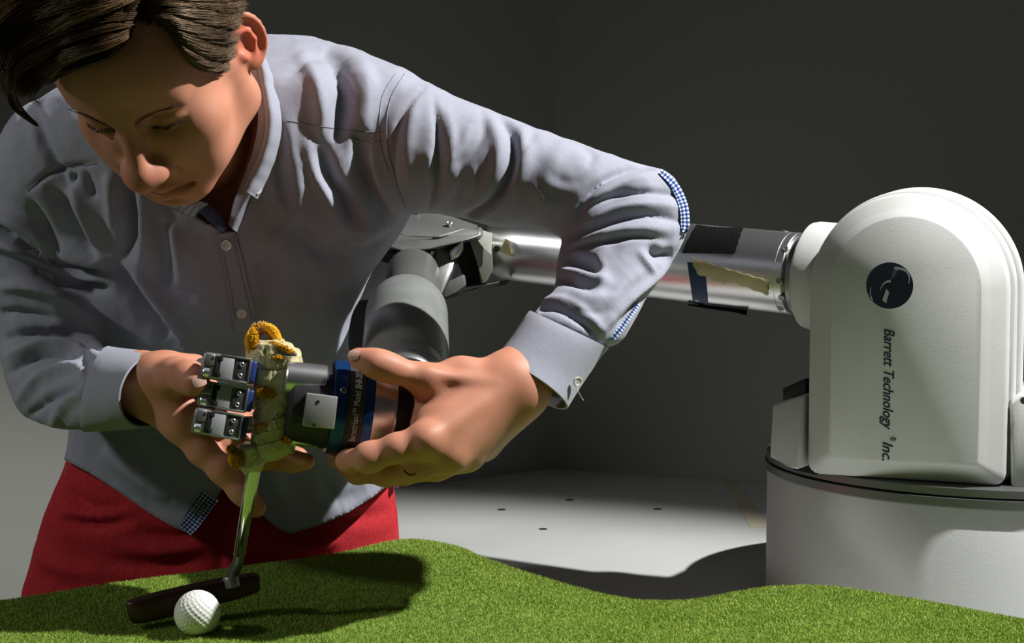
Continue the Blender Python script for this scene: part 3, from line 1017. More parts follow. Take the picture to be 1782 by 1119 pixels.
wrap_rows = [(592, 440, 492, 0), (604, 433, 512, 0), (614, 428, 523, 0), (640, 432, 525, 0), (660, 441, 530, 0), (690, 445, 524, 0), (705, 444, 519, 0), (725, 440, 512, 0), (745, 441, 512, 0),
             (765, 436, 511, 0), (782, 440, 508, 0), (795, 447, 494, 0), (802, 452, 478, 0)]
v_, f_ = blob(wrap_rows, 1.418, 0.024, n=130, m=180, amp=0.0042, cell=80.0)
from mathutils.bvhtree import BVHTree
wbvh = BVHTree.FromPolygons([Vector(v) for v in v_], f_)
wrap = mesh_obj('grip_wrap', v_, f_, M_MASK, put, label='crumpled beige masking tape wrapped round the grip')
wrap.data.set_sharp_from_angle(angle=math.radians(38))
v_, f_ = blob([(770, 425, 450, 0), (785, 412, 462, 0), (800, 408, 466, 0), (812, 416, 458, 0), (822, 430, 446, 0)], 1.408, 0.014, n=80, m=70, seedv=9, amp=0.0055, cell=95)
o_ = mesh_obj('tape_tail', v_, f_, M_MASK, put)
o_.data.set_sharp_from_angle(angle=math.radians(38))
def tape_band(pts, w, lift, name='tape_strip'):
    """a pasted strip: px polyline on the front of the wrap, width px"""
    pts = cr([(a_, b_) for a_, b_ in pts], 22)
    d_ = np.gradient(pts, axis=0); d_ /= np.linalg.norm(d_, axis=1)[:, None]
    nrm = np.stack([-d_[:, 1], d_[:, 0]], -1)
    rows = R_wrap
    V = []
    for p, nn in zip(pts, nrm):
        for k in range(6):
            s = (k / 5 - 0.5) * w
            q = p + nn * s + 0.6 * np.array([math.sin(p[0] + k * 2), math.cos(p[1] * 1.3 + k)])
            xl = np.interp(q[1], rows[:, 0], rows[:, 1]); xr = np.interp(q[1], rows[:, 0], rows[:, 2])
            u = np.clip((q[0] - (xl + xr) / 2) / ((xr - xl) / 2 + 3), -0.97, 0.97)
            D_ = 1.418 - min(0.024, (xr - xl) / 2 / FPX * 1.418 * 1.3) * (1 - abs(u) ** 2.4) ** 0.42 - lift - 0.0012
            dr = P(q[0], q[1], 1.0) - CO; dr /= np.linalg.norm(dr)
            hh = wbvh.ray_cast(Vector(CO), Vector(dr))
            if hh[0] is not None: D_ = proj(np.array(hh[0]))[2] - lift
            V.append((q[0], q[1], D_))
    V = np.array(V).reshape(22, 6, 3)
    for _ in range(2):
        z_ = V[:, :, 2]; z2 = z_.copy(); z2[1:-1] = (z_[:-2] + z_[1:-1] + z_[2:]) / 3; z2[:, 1:-1] = (z2[:, :-2] + z2[:, 1:-1] + z2[:, 2:]) / 3
        V[:, :, 2] = np.minimum(z2, z_)
    V[:, :, 2] += 0.0004 * np.sin(np.arange(22) * 2.3)[:, None]
    V = np.array([P(*p) for p in V.reshape(-1, 3)])
    F = grid_faces(22, 6)
    V2 = V + CF * 0.0006
    F2 = grid_faces(22, 6, 132, True)
    idx = np.arange(132).reshape(22, 6)
    loop = np.concatenate([idx[:, 0], idx[-1, 1:], idx[-2::-1, -1], idx[0, -2:0:-1]]); l2 = np.roll(loop, -1)
    F = np.vstack([F, F2, np.stack([loop, l2, l2 + 132, loop + 132], -1)])
    bm = bmesh.new(); vs_ = [bm.verts.new(p) for p in np.vstack([V, V2])]
    for f in F: bm.faces.new([vs_[i] for i in f])
    return bm_obj(name, bm, M_MASK, wrap, auto=40)
R_wrap = cr(wrap_rows, 60)
tape_band([(448, 655), (480, 657), (527, 652)], 26, 0.0012)
tape_band([(447, 676), (480, 668), (524, 672)], 14, 0.0004)
tape_band([(452, 740), (472, 712), (500, 690), (523, 668)], 24, 0.0010)
tape_band([(448, 745), (480, 738), (512, 728)], 16, 0.0014)
tape_band([(444, 768), (475, 757), (510, 750)], 18, 0.0010)
tape_band([(452, 790), (480, 782), (506, 776)], 26, 0.0012)
tape_band([(438, 628), (470, 632), (520, 628)], 22, 0.0008)
# towel: a rolled loop at the top and patches poking out
def fuzz(name, centre_px, rx, ry, D, count, parent, thick=0.006, ang=0.0):
    """terry patch: lumpy cushion + loops"""
    bm = bmesh.new()
    bmesh.ops.create_icosphere(bm, subdivisions=4, radius=1.0)
    ca, sa = math.cos(ang), math.sin(ang)
    ex = CR * ca + CU * sa; ey = -CR * sa + CU * ca
    c = P(centre_px[0], centre_px[1], D)
    sx = rx / FPX * D; sy = ry / FPX * D
    for v in bm.verts:
        k = 1 + 0.22 * mnoise.noise(v.co * 3 + Vector(c) * 40)
        v.co = Vector(c + ex * (v.co.x * sx * k) + ey * (v.co.y * sy * k) - CF * (v.co.z * thick * k))
    o = bm_obj(name, bm, M_ORANGE, parent, auto=None)
    a = rng.normal(size=(count, 3)); a /= np.linalg.norm(a, axis=1)[:, None]
    a[:, 2] = np.abs(a[:, 2]) * 1.0
    root = c + ex * (a[:, :1] * sx) + ey * (a[:, 1:2] * sy) - CF * (a[:, 2:] * thick)
    dirn = ex * a[:, :1] + ey * a[:, 1:2] - CF * a[:, 2:]
    K = 5; t = np.linspace(0, 1, K)
    curl = rng.normal(0, 0.5, (count, 3))
    Ln = rng.uniform(0.0006, 0.0014, count)
    pth = root[:, None, :] + dirn[:, None, :] * (np.sin(t * 2.4)[None, :, None] * Ln[:, None, None]) + curl[:, None, :] * (t[None, :, None] ** 2 * Ln[:, None, None] * 0.8)
    Vv, Ff = strands(pth, np.linspace(0.00045, 0.0003, K)[None, :])
    f_o = mesh_obj('towel_pile', Vv, Ff, M_ORANGE, o)
    tag(f_o, kind='stuff')
    return o
ring_px = [(437, 612), (434, 592), (442, 572), (455, 566), (470, 571), (481, 584), (487, 600), (484, 612), (470, 606), (455, 603), (446, 606), (440, 612)]
base_r = np.array([P(a_, b_, 1.405 + 0.010 * (b_ < 590)) for a_, b_ in ring_px])
v_, f_ = tube_arrays(cr(base_r, 60), 0.0036 + 0.0012 * np.sin(np.linspace(0, 19, 60)), 12)
roll = mesh_obj('towel_roll', v_, f_, M_ORANGE, wrap, label='orange terry towel edge curling out of the tape')
rp = cr(base_r, 1400)
a = rng.normal(size=(1400, 3)); a /= np.linalg.norm(a, axis=1)[:, None]
K = 5; t = np.linspace(0, 1, K)
Ln = rng.uniform(0.0005, 0.0013, 1400)
pth = rp[:, None] + a[:, None] * (0.0034 + t[None, :, None] * Ln[:, None, None]) + rng.normal(0, 0.0004, (1400, 1, 3)) * t[None, :, None] ** 2
Vv, Ff = strands(pth, np.linspace(0.0004, 0.0002, K)[None, :])
M_OPALE = mat('towel_tips', (0.80, 0.52, 0.20), 0.95, spec=0.1)
tag(mesh_obj('towel_pile', Vv, Ff, M_OPALE, roll), kind='stuff')
# inner wall of the roll
v_, f_ = tube_arrays([P(460, 588, 1.440), P(461, 592, 1.432), P(461, 596, 1.424)], [0.004, 0.010, 0.0125], 24, cap=False)
mesh_obj('towel_inside', v_, f_, M_ORANGE, wrap)
fuzz('towel_patch', (492, 606), 24, 5, 1.397, 350, wrap, 0.003, -0.42)
fuzz('towel_patch', (441, 590), 8, 18, 1.399, 300, wrap, 0.005)
fuzz('towel_patch', (463, 684), 17, 9, 1.3945, 400, wrap, 0.003, -0.15)
fuzz('towel_patch', (534, 654), 8, 11, 1.402, 200, wrap, 0.006)
fuzz('towel_patch', (502, 764), 9, 7, 1.398, 200, wrap, 0.004, 0.6)
fuzz('towel_patch', (455, 741), 14, 4, 1.3945, 160, wrap, 0.003, 0.1)
fuzz('towel_patch', (412, 800), 14, 14, 1.396, 500, wrap, 0.008)
fuzz('towel_patch', (404, 782), 8, 7, 1.398, 150, wrap, 0.005)
fuzz('towel_patch', (484, 623), 9, 4, 1.3945, 150, wrap, 0.003)
# flattened end of the old grip
px_prism('grip_end', [(452, 604, 1.3955), (480, 600, 1.3955), (515, 614, 1.395), (516, 619, 1.3945), (480, 618, 1.394), (470, 622, 1.394), (456, 614, 1.3945)], back * 0.004, M_GUN, 0.0008, parent=wrap)
px_prism('grip_edge', [(472, 615, 1.393), (514, 617, 1.392), (514, 620, 1.392), (474, 618, 1.393)], back * 0.002, M_CHROME, 0.0004, parent=wrap)
# ------------------------------------------------------------------ person: distance-field sculpting
class Field:
    """signed distance field on a regular grid; shapes blend smoothly"""
    def __init__(self, lo, hi, h):
        self.lo = np.array(lo, float); self.h = h
        self.n = np.ceil((np.array(hi) - self.lo) / h).astype(int) + 1
        self.F = np.full(self.n, 0.03, np.float32)

    def sub(self, a, b, pad):
        i0 = np.maximum(np.floor((np.minimum(a, b) - pad - self.lo) / self.h).astype(int), 0)
        i1 = np.minimum(np.ceil((np.maximum(a, b) + pad - self.lo) / self.h).astype(int) + 1, self.n)
        if (i1 <= i0).any(): return None, None
        ax = [self.lo[k] + self.h * np.arange(i0[k], i1[k]) for k in range(3)]
        g = np.stack(np.meshgrid(*ax, indexing='ij'), -1)
        return tuple(slice(i0[k], i1[k]) for k in range(3)), g

    def blend(self, sl, d, k, op):
        F = self.F[sl]
        if op == 'add':
            h = np.maximum(k - np.abs(F - d), 0) / k
            self.F[sl] = np.minimum(F, d) - h * h * k * 0.25
        else:
            d = -d
            h = np.maximum(k - np.abs(F - d), 0) / k
            self.F[sl] = np.maximum(F, d) + h * h * k * 0.25

    def cone(self, a, b, ra, rb, k=0.008, op='add', flat=None):
        """tapered capsule; flat=(axis, factor) thickens across an axis"""
        a = np.array(a, float); b = np.array(b, float)
        sl, g = self.sub(a, b, max(ra, rb) * (1.0 if flat is None else max(1, flat[1])) + k + 0.012)
        if sl is None: return
        ab = b - a; L2 = ab @ ab + 1e-12
        if flat is not None:
            ax, f = flat; ax = np.array(ax, float); ax = ax - ab * (ax @ ab) / L2; ax /= np.linalg.norm(ax)
            pr = (g - a) @ ax
            g = g - ax * (pr * (1 - 1 / f))[..., None]
        p = g - a
        t = np.clip(p @ ab / L2, 0, 1)
        d = np.linalg.norm(p - t[..., None] * ab, axis=-1) - (ra + (rb - ra) * t)
        self.blend(sl, d, k, op)

    def ell(self, c, r, k=0.01, R=None, op='add'):
        c = np.array(c, float); r = np.array(r, float)
        sl, g = self.sub(c, c, r.max() + k + 0.012)
        if sl is None: return
        p = g - c
        if R is not None: p = p @ R
        k0 = np.linalg.norm(p / r, axis=-1) + 1e-9
        k1 = np.linalg.norm(p / (r * r), axis=-1) + 1e-9
        self.blend(sl, k0 * (k0 - 1) / k1, k, op)

    def smooth(self, it=1):
        for _ in range(it):
            for ax in range(3):
                F = self.F
                self.F = 0.5 * F + 0.25 * (np.roll(F, 1, ax) + np.roll(F, -1, ax))

    def mesh(self):
        F = self.F; s = F < 0; n = F.shape
        c = [s[i:n[0] - 1 + i, j:n[1] - 1 + j, k:n[2] - 1 + k] for i in (0, 1) for j in (0, 1) for k in (0, 1)]
        cnt = sum(x.astype(np.int8) for x in c)
        act = np.argwhere((cnt > 0) & (cnt < 8))
        idx = np.full((n[0] - 1, n[1] - 1, n[2] - 1), -1, np.int64)
        idx[tuple(act.T)] = np.arange(len(act))
        off = np.array([(i, j, k) for i in (0, 1) for j in (0, 1) for k in (0, 1)])
        val = np.stack([F[tuple((act + o).T)] for o in off], 1).astype(float)
        acc = np.zeros((len(act), 3)); m = np.zeros(len(act))
        for i in range(8):
            for j in range(i + 1, 8):
                if np.abs(off[i] - off[j]).sum() != 1: continue
                cr_ = (val[:, i] < 0) != (val[:, j] < 0)
                t = val[:, i] / (val[:, i] - val[:, j] + 1e-12)
                pt = off[i] + (off[j] - off[i]) * t[:, None]
                acc[cr_] += pt[cr_]; m[cr_] += 1
        V = (act + acc / m[:, None]) * self.h + self.lo
        Q = []
        for ax in range(3):
            b, c_ = [(1, 2), (2, 0), (0, 1)][ax]
            sl0 = [slice(1, n[k] - 1) for k in range(3)]; sl1 = list(sl0)
            sl0[ax] = slice(0, n[ax] - 1); sl1[ax] = slice(1, n[ax])
            A = s[tuple(sl0)]; B = s[tuple(sl1)]
            for flip, W in ((False, A & ~B), (True, ~A & B)):
                e = np.argwhere(W)
                if not len(e): continue
                e[:, b] += 1; e[:, c_] += 1
                eb = np.zeros(3, int); eb[b] = 1; ec = np.zeros(3, int); ec[c_] = 1
                q = np.stack([idx[tuple((e - eb - ec).T)], idx[tuple((e - ec).T)], idx[tuple(e.T)], idx[tuple((e - eb).T)]], 1)
                Q.append(q[:, ::-1] if flip else q)
        Q = np.vstack(Q)
        return V, Q[(Q >= 0).all(1)]


def vnormals(V, Q):
    n = np.cross(V[Q[:, 2]] - V[Q[:, 0]], V[Q[:, 3]] - V[Q[:, 1]])
    N_ = np.zeros_like(V)
    for k in range(4): np.add.at(N_, Q[:, k], n)
    return N_ / (np.linalg.norm(N_, axis=1)[:, None] + 1e-12)


def laplace(V, Q, it=2, lam=0.5):
    e = np.vstack([Q[:, [0, 1]], Q[:, [1, 2]], Q[:, [2, 3]], Q[:, [3, 0]]])
    deg = np.bincount(e[:, 0], minlength=len(V)) + np.bincount(e[:, 1], minlength=len(V))
    for _ in range(it):
        S = np.zeros_like(V)
        for c in range(3):
            S[:, c] = np.bincount(e[:, 0], V[e[:, 1], c], len(V)) + np.bincount(e[:, 1], V[e[:, 0], c], len(V))
        V = V + lam * (S / np.maximum(deg, 1)[:, None] - V)
    return V


person = thing('person', 'man in grey-blue shirt and red trousers bending down with both hands on the gripper', 'person', (-0.33, 1.85, 0))

# ---- skin material: colour from a painted tint attribute (lips, ears, knuckles, nails, shade in eye sockets and mouth line)
M_SKIN = mat('skin', (0.55, 0.33, 0.24), 0.52, spec=0.35, sss=0.12)
N, L, b = nodes(M_SKIN)
at = N.new('ShaderNodeAttribute'); at.attribute_name = 'tint'
tc = N.new('ShaderNodeTexCoord'); nz = N.new('ShaderNodeTexNoise'); nz.inputs['Scale'].default_value = 38; nz.inputs['Detail'].default_value = 6
L.new(tc.outputs['Object'], nz.inputs['Vector'])
mx = N.new('ShaderNodeMix'); mx.data_type = 'RGBA'; mx.blend_type = 'MULTIPLY'; mx.inputs['Factor'].default_value = 1.0
rp_ = N.new('ShaderNodeValToRGB'); rp_.color_ramp.elements[0].position = 0.3; rp_.color_ramp.elements[0].color = (0.90, 0.84, 0.82, 1); rp_.color_ramp.elements[1].position = 0.7; rp_.color_ramp.elements[1].color = (1, 1, 1, 1)
L.new(nz.outputs['Fac'], rp_.inputs[0]); L.new(at.outputs['Color'], mx.inputs['A']); L.new(rp_.outputs[0], mx.inputs['B']); L.new(mx.outputs['Result'], b.inputs['Base Color'])
add_bump(M_SKIN, 700, 0.22, 0.0005, 4)
SKIN = np.array([0.60, 0.272, 0.172]); RED = np.array([0.55, 0.19, 0.14])

# ---- head frame (columns: his left, face forward, crown) in camera axes, then world
HR = np.array([[0.97535, -0.09924, -0.19708], [0.01586, -0.85933, 0.51118], [-0.22009, -0.50170, -0.83658]])
HT = np.array([-0.3170 - 0.0145, 0.2380 + 0.0075, 1.395])
WB = np.stack([CR, CU, CF], 1)
HM = WB @ HR
HO = CO + WB @ HT
HSC = 1.055
def h2w(p): return np.asarray(p, float) @ (HM.T * HSC) + HO
def w2h(p): return (np.asarray(p, float) - HO) @ HM / HSC

f = Field((-0.105, -0.135, -0.215), (0.105, 0.145, 0.145), 0.00145)
E_ = lambda c, r, k=0.01, op='add', R=None: f.ell(c, r, k, R, op)
C_ = lambda a, b, ra, rb, k=0.008, op='add', flat=None: f.cone(a, b, ra, rb, k, op, flat)
def S(fn):
    fn(1); fn(-1)
E_((0, -0.012, 0.040), (0.0745, 0.096, 0.083), 0.02)
E_((0, 0.028, -0.028), (0.060, 0.060, 0.080), 0.03)
E_((0, 0.052, 0.045), (0.058, 0.037, 0.045), 0.02)                       # forehead
S(lambda s: C_((s * 0.053, -0.004, -0.060), (s * 0.017, 0.066, -0.081), 0.015, 0.014, 0.032))   # jaw line
S(lambda s: C_((s * 0.060, 0.0, -0.01), (s * 0.054, -0.002, -0.060), 0.014, 0.015, 0.02))
E_((0.003, 0.076, -0.084), (0.026, 0.017, 0.015), 0.016)                      # chin
E_((0, 0.066, -0.062), (0.033, 0.030, 0.032), 0.02)                       # muzzle
S(lambda s: E_((s * 0.042, 0.052, -0.018), (0.023, 0.024, 0.019), 0.024))  # cheekbones
S(lambda s: E_((s * 0.034, 0.060, -0.048), (0.022, 0.020, 0.026), 0.022))  # cheeks
S(lambda s: C_((s * 0.012, 0.0835, 0.0285), (s * 0.043, 0.0655, 0.030), 0.0075, 0.0065, 0.012))   # brow ridge
S(lambda s: E_((s * 0.031, 0.0900, 0.0120), (0.0180, 0.0140, 0.0120), 0.014, 'sub'))   # sockets
S(lambda s: E_((s * 0.031, 0.0680, 0.0115), (0.0145, 0.0135, 0.0118), 0.005))          # closed lids over the eyeballs
S(lambda s: C_((s * 0.0175, 0.0775, 0.0068), (s * 0.031, 0.0822, 0.0050), 0.0012, 0.0014, 0.003))
S(lambda s: C_((s * 0.031, 0.0822, 0.0050), (s * 0.0445, 0.0725, 0.0085), 0.0014, 0.0012, 0.003))  # lash margin
S(lambda s: C_((s * 0.0180, 0.0800, 0.0035), (s * 0.031, 0.0840, 0.0015), 0.0008, 0.0008, 0.003, 'sub'))
S(lambda s: C_((s * 0.031, 0.0840, 0.0015), (s * 0.0445, 0.0745, 0.0052), 0.0008, 0.0008, 0.003, 'sub'))
S(lambda s: E_((s * 0.018, 0.078, -0.024), (0.015, 0.0125, 0.020), 0.016))
C_((0, 0.0835, 0.020), (0, 0.1070, -0.022), 0.0075, 0.0100, 0.012)        # nose bridge
E_((0, 0.1110, -0.0290), (0.0136, 0.0122, 0.0116), 0.012)                 # nose tip
S(lambda s: E_((s * 0.0140, 0.0995, -0.0305), (0.0078, 0.0115, 0.0085), 0.011))
S(lambda s: C_((s * 0.0062, 0.1030, -0.0400), (s * 0.0075, 0.0980, -0.0330), 0.0030, 0.0026, 0.003, 'sub'))
S(lambda s: C_((s * 0.0215, 0.0900, -0.0345), (s * 0.0330, 0.0800, -0.0580), 0.0008, 0.0008, 0.007, 'sub'))  # nasolabial
C_((0, 0.1000, -0.044), (0, 0.0990, -0.0545), 0.0018, 0.0022, 0.005, 'sub')  # philtrum
S(lambda s: C_((s * 0.004, 0.0965, -0.0590), (s * 0.0215, 0.0870, -0.0640), 0.0052, 0.0026, 0.005))
S(lambda s: C_((s * 0.002, 0.0945, -0.0715), (s * 0.0180, 0.0860, -0.0680), 0.0062, 0.0030, 0.005))
S(lambda s: C_((0, 0.1040, -0.0648), (s * 0.0150, 0.0975, -0.0650), 0.0022, 0.0020, 0.0025, 'sub'))
S(lambda s: C_((s * 0.0150, 0.0975, -0.0650), (s * 0.0270, 0.0865, -0.0655), 0.0020, 0.0026, 0.004, 'sub'))
E_((0, 0.098, -0.0825), (0.016, 0.006, 0.004), 0.008, 'sub')              # groove under the lip
# ears
for s in (1, -1):
    o = np.array([s * 0.0775, -0.010, 0.000])
    u = np.array([s * 0.50, -0.86, 0.05]); u /= np.linalg.norm(u)
    v = np.array([s * 0.10, -0.10, 0.985]); v -= u * (v @ u); v /= np.linalg.norm(v)
    w_ = np.cross(u, v) * (1 if s > 0 else -1)
    w_ = w_ if w_[0] * s > 0 else -w_
    Re = np.stack([u, v, w_], 1)
    E_(o + u * 0.006, (0.0165, 0.0300, 0.0045), 0.006, 'add', Re)
    E_(o + u * 0.007 + w_ * 0.006, (0.0125, 0.0235, 0.0048), 0.003, 'sub', Re)
    E_(o + u * 0.001 - v * 0.004 + w_ * 0.006, (0.0080, 0.0105, 0.0062), 0.003, 'sub', Re)
    E_(o - u * 0.002 - v * 0.002 - w_ * 0.006, (0.012, 0.016, 0.006), 0.004, 'add', Re)
    pts = []
    for a in np.linspace(math.radians(155), math.radians(-95), 15):
        rr = 1.0 if a > -0.6 else 1.0
        pts.append(o + u * (0.006 + 0.0175 * math.cos(a)) + v * (0.001 + 0.0300 * math.sin(a)) + w_ * (0.0035 * math.cos(a) + 0.001))
    for a_, b2 in zip(pts, pts[1:]): C_(a_, b2, 0.0030, 0.0030, 0.0025)
    an = [o + u * 0.002 + v * 0.016 + w_ * 0.002, o + u * 0.011 + v * 0.010 + w_ * 0.004, o + u * 0.0125 - v * 0.004 + w_ * 0.0035, o + u * 0.008 - v * 0.014 + w_ * 0.003]
    for a_, b2 in zip(an, an[1:]): C_(a_, b2, 0.0023, 0.0023, 0.003)
    E_(o + u * 0.0035 - v * 0.0265 + w_ * 0.001, (0.0085, 0.0100, 0.0042), 0.005, 'add', Re)
    C_(o - u * 0.0065 - v * 0.006 + w_ * 0.003, o - u * 0.004 - v * 0.011 + w_ * 0.0035, 0.0042, 0.0038, 0.004)
# neck
nb = w2h(P(345, 245, 1.64)); nm = np.array([0.0, -0.030, -0.055])
nb2 = w2h(P(372, 280, 1.61))
f.cone(nm, nb, 0.050, 0.058, 0.025)
f.cone((0, 0.010, -0.075), nb2, 0.026, 0.038, 0.03)
f.smooth(1)
Vh, Qh = f.mesh()
Vh = laplace(Vh, Qh, 1)
# keep below the field floor open parts out
Vh_local = Vh.copy()
Vhw = h2w(Vh)

# ---- hands
def arr(p): return P(*p[:3])
def finger(f, js, k=0.006):
    """js=[(px,py,D,r)...]"""
    for a, b in zip(js, js[1:]):
        f.cone(arr(a), arr(b), a[3], b[3], k)
def hand_field(lo_pts, pad, h):
    A = np.array([arr(p) for p in lo_pts])
    return Field(A.min(0) - pad, A.max(0) + pad, h)

# his left hand, over the gripper
LH = dict(
    thumb=[(808, 680, 1.425, .0165), (742, 661, 1.402, .0140), (676, 640, 1.388, .0118), (652, 632, 1.385, .0112), (623, 622, 1.388, .0092)],
    index=[(742, 766, 1.375, .0145), (690, 780, 1.368, .0126), (642, 796, 1.371, .0117), (608, 802, 1.396, .0102), (585, 798, 1.430, .0085)],
    middle=[(782, 790, 1.392, .0150), (728, 812, 1.386, .0125), (672, 822, 1.398, .0122), (622, 822, 1.425, .0102), (600, 812, 1.45, .0088)],
    ring=[(812, 788, 1.422, .0145), (760, 812, 1.418, .0125), (700, 822, 1.435, .0115), (655, 820, 1.46, .0098), (640, 808, 1.48, .0085)],
    pinky=[(842, 772, 1.452, .0135), (800, 798, 1.455, .0110), (745, 808, 1.47, .0100), (710, 805, 1.49, .0085), (700, 795, 1.50, .0075)])
LW = (893, 672, 1.430)
LWc = arr(LW)
LEl = P(1120, 380, 1.575)
allp = [LW] + [q for v in LH.values() for q in v] + [(960, 600, 1.45)]
f = hand_field(allp, 0.05, 0.0013)
ld = (LEl - LWc) / np.linalg.norm(LEl - LWc)
across = np.cross(ld, CF); across /= np.linalg.norm(across)
f.cone(LWc, LWc + ld * 0.055, 0.0212, 0.0215, 0.01, flat=(across, 1.34))
for nm_, rr in (('index', .0175), ('middle', .0185), ('ring', .018), ('pinky', .016)):
    j = LH[nm_][0]
    st = LWc + across * {'index': 0.010, 'middle': 0.003, 'ring': -0.006, 'pinky': -0.013}[nm_] * (1 if (across @ CU) > 0 else -1) + CF * {'index': -0.004, 'middle': 0, 'ring': 0.004, 'pinky': 0.010}[nm_]
    f.cone(st, arr(j), 0.0185, rr, 0.022)
f.cone(LWc + CU * 0.006, arr(LH['thumb'][0]), 0.019, 0.0175, 0.02)
f.cone(arr(LH['thumb'][0]), arr((770, 730, 1.405)), 0.016, 0.0165, 0.022)      # web and thumb muscle
f.cone(arr((745, 690, 1.412)), arr((738, 738, 1.402)), 0.0105, 0.0115, 0.020)
for k_, js in LH.items(): finger(f, js, 0.009 if k_ != 'thumb' else 0.012)
f.ell(arr((643, 797, 1.369)), (.0095, .0095, .0095), 0.014)
f.ell(arr((742, 764, 1.366)), (.010, .010, .010), 0.014)
f.ell(arr((800, 648, 1.418)), (.016, .012, .014), 0.02)
# tendons
for nm_, off in (('index', 0.0), ('middle', 0.0)):
    a_ = LWc - CF * 0.018 + CU * 0.004; b_2 = arr(LH[nm_][0]) - CF * 0.0135
    f.cone(a_, b_2, 0.002, 0.0030, 0.012)
f.cone(arr((860, 668, 1.405)), arr((745, 650, 1.392)), 0.003, 0.003, 0.010)
f.cone(arr((700, 655, 1.3765)), arr((706, 640, 1.376)), 0.0004, 0.0004, 0.003, 'sub')
f.smooth(1)
VL, QL = f.mesh(); VL = laplace(VL, QL, 1)

# his right hand, palm under the fingers of the gripper
RH = dict(
    thumb=[(275, 655, 1.455, .0175), (308, 652, 1.428, .0150), (328, 657, 1.404, .0142), (341, 666, 1.386, .0132)],
    index=[(318, 742, 1.452, .0150), (352, 785, 1.449, .0130), (388, 818, 1.446, .0122), (420, 855, 1.448, .0108), (446, 884, 1.450, .0096)],
    middle=[(340, 722, 1.470, .0150), (400, 775, 1.476, .0130), (455, 796, 1.474, .0115), (505, 803, 1.468, .0098), (533, 803, 1.462, .0086)],
    ring=[(348, 700, 1.492, .0145), (410, 745, 1.500, .0125), (470, 780, 1.498, .0110), (520, 795, 1.49, .0095)],
    pinky=[(345, 676, 1.510, .0135), (400, 705, 1.520, .0110), (450, 735, 1.520, .0100), (490, 755, 1.515, .0085)])
RW = (246, 668, 1.480); RWc = arr(RW); REl = P(28, 690, 1.665)
allp = [RW] + [q for v in RH.values() for q in v] + [(170, 640, 1.53)]
f = hand_field(allp, 0.05, 0.0013)
rd = (REl - RWc) / np.linalg.norm(REl - RWc)
acr = np.cross(rd, CF); acr /= np.linalg.norm(acr); acr = acr if acr @ CU > 0 else -acr
f.cone(RWc, RWc + rd * 0.045, 0.0205, 0.0190, 0.01, flat=(acr, 1.25))
for nm_, oy, of, rr in (('index', -0.008, 0.0, .0165), ('middle', -0.002, 0.006, .0175), ('ring', 0.002, 0.010, .017), ('pinky', 0.003, 0.014, .015)):
    f.cone(RWc + acr * oy + CF * of, arr(RH[nm_][0]), 0.0185, rr, 0.022)
f.cone(RWc + acr * 0.006, arr(RH['thumb'][0]) , 0.0175, 0.0185, 0.02)
f.cone(arr(RH['thumb'][0]), arr((308, 710, 1.452)), 0.0165, 0.0165, 0.022)
f.cone(arr((300, 640, 1.47)), arr((338, 640, 1.50)), 0.014, 0.014, 0.018)
for k_, js in RH.items(): finger(f, js, 0.010 if k_ != 'thumb' else 0.012)
f.smooth(1)
VR, QR = f.mesh(); VR = laplace(VR, QR, 1)

# hidden trunk and arms under the clothes
A_ = np.array([P(-80, 740, 1.36), P(1240, 740, 1.36), P(-60, 700, 1.55), P(1200, 100, 1.95), P(380, 1100, 1.95), P(-60, 200, 1.5)])
f = Field(A_.min(0) - 0.03, A_.max(0) + 0.03, 0.006)
SHL = P(690, 235, 1.61); SHR = P(80, 300, 1.66)
m1, m2 = P(1085, 420, 1.560), P(1040, 525, 1.505)
f.cone(SHL, LEl, 0.038, 0.026, 0.02); f.cone(LEl, m1, 0.026, 0.026, 0.01); f.cone(m1, m2, 0.025, 0.022, 0.01); f.cone(m2, LWc + ld * 0.035, 0.022, 0.019, 0.01)
m1, m2 = P(100, 672, 1.625), P(160, 680, 1.565)
REh = P(78, 640, 1.665)
f.cone(SHR, REh, 0.028, 0.022, 0.02); f.cone(REh, m1, 0.024, 0.024, 0.01); f.cone(m1, m2, 0.020, 0.018, 0.01); f.cone(m2, RWc + rd * 0.02, 0.018, 0.018, 0.01)
f.cone(P(390, 280, 1.64), P(390, 700, 1.79), 0.065, 0.070, 0.04, flat=(CR, 1.5))
f.cone(SHL - CR * 0.03, SHR + CR * 0.03, 0.040, 0.040, 0.04)
f.cone(P(350, 240, 1.64), P(390, 330, 1.69), 0.052, 0.06, 0.03)
f.cone(P(390, 700, 1.79), P(385, 960, 1.84), 0.065, 0.065, 0.03, flat=(CR, 1.6))
VT, QT = f.mesh()
pinkc = (0.62, 0.22, 0.17)
SPOTS = [(615, 620, 1.388, .013, pinkc, .9), (642, 798, 1.366, .011, pinkc, .6), (745, 770, 1.368, .013, pinkc, .35), (590, 802, 1.43, .014, pinkc, .7), (672, 640, 1.378, .008, pinkc, .3), (700, 668, 1.395, .004, (0.25, 0.06, 0.04), .9), (714, 722, 1.395, .012, pinkc, .35),
         (346, 670, 1.384, .016, pinkc, .9), (450, 886, 1.45, .014, pinkc, .85), (536, 803, 1.462, .012, pinkc, .9), (330, 700, 1.45, .02, pinkc, .3), (800, 700, 1.40, .02, (0.56, 0.27, 0.19), .5), (700, 800, 1.38, .02, pinkc, .25)]


def paint(V, T, c, r, col, amt):
    d = np.linalg.norm((V - np.array(c)) / np.array(r), axis=1)
    w_ = (np.clip(1.3 - d, 0, 1) ** 1.5 * amt)[:, None]
    return T * (1 - w_) + np.array(col) * w_


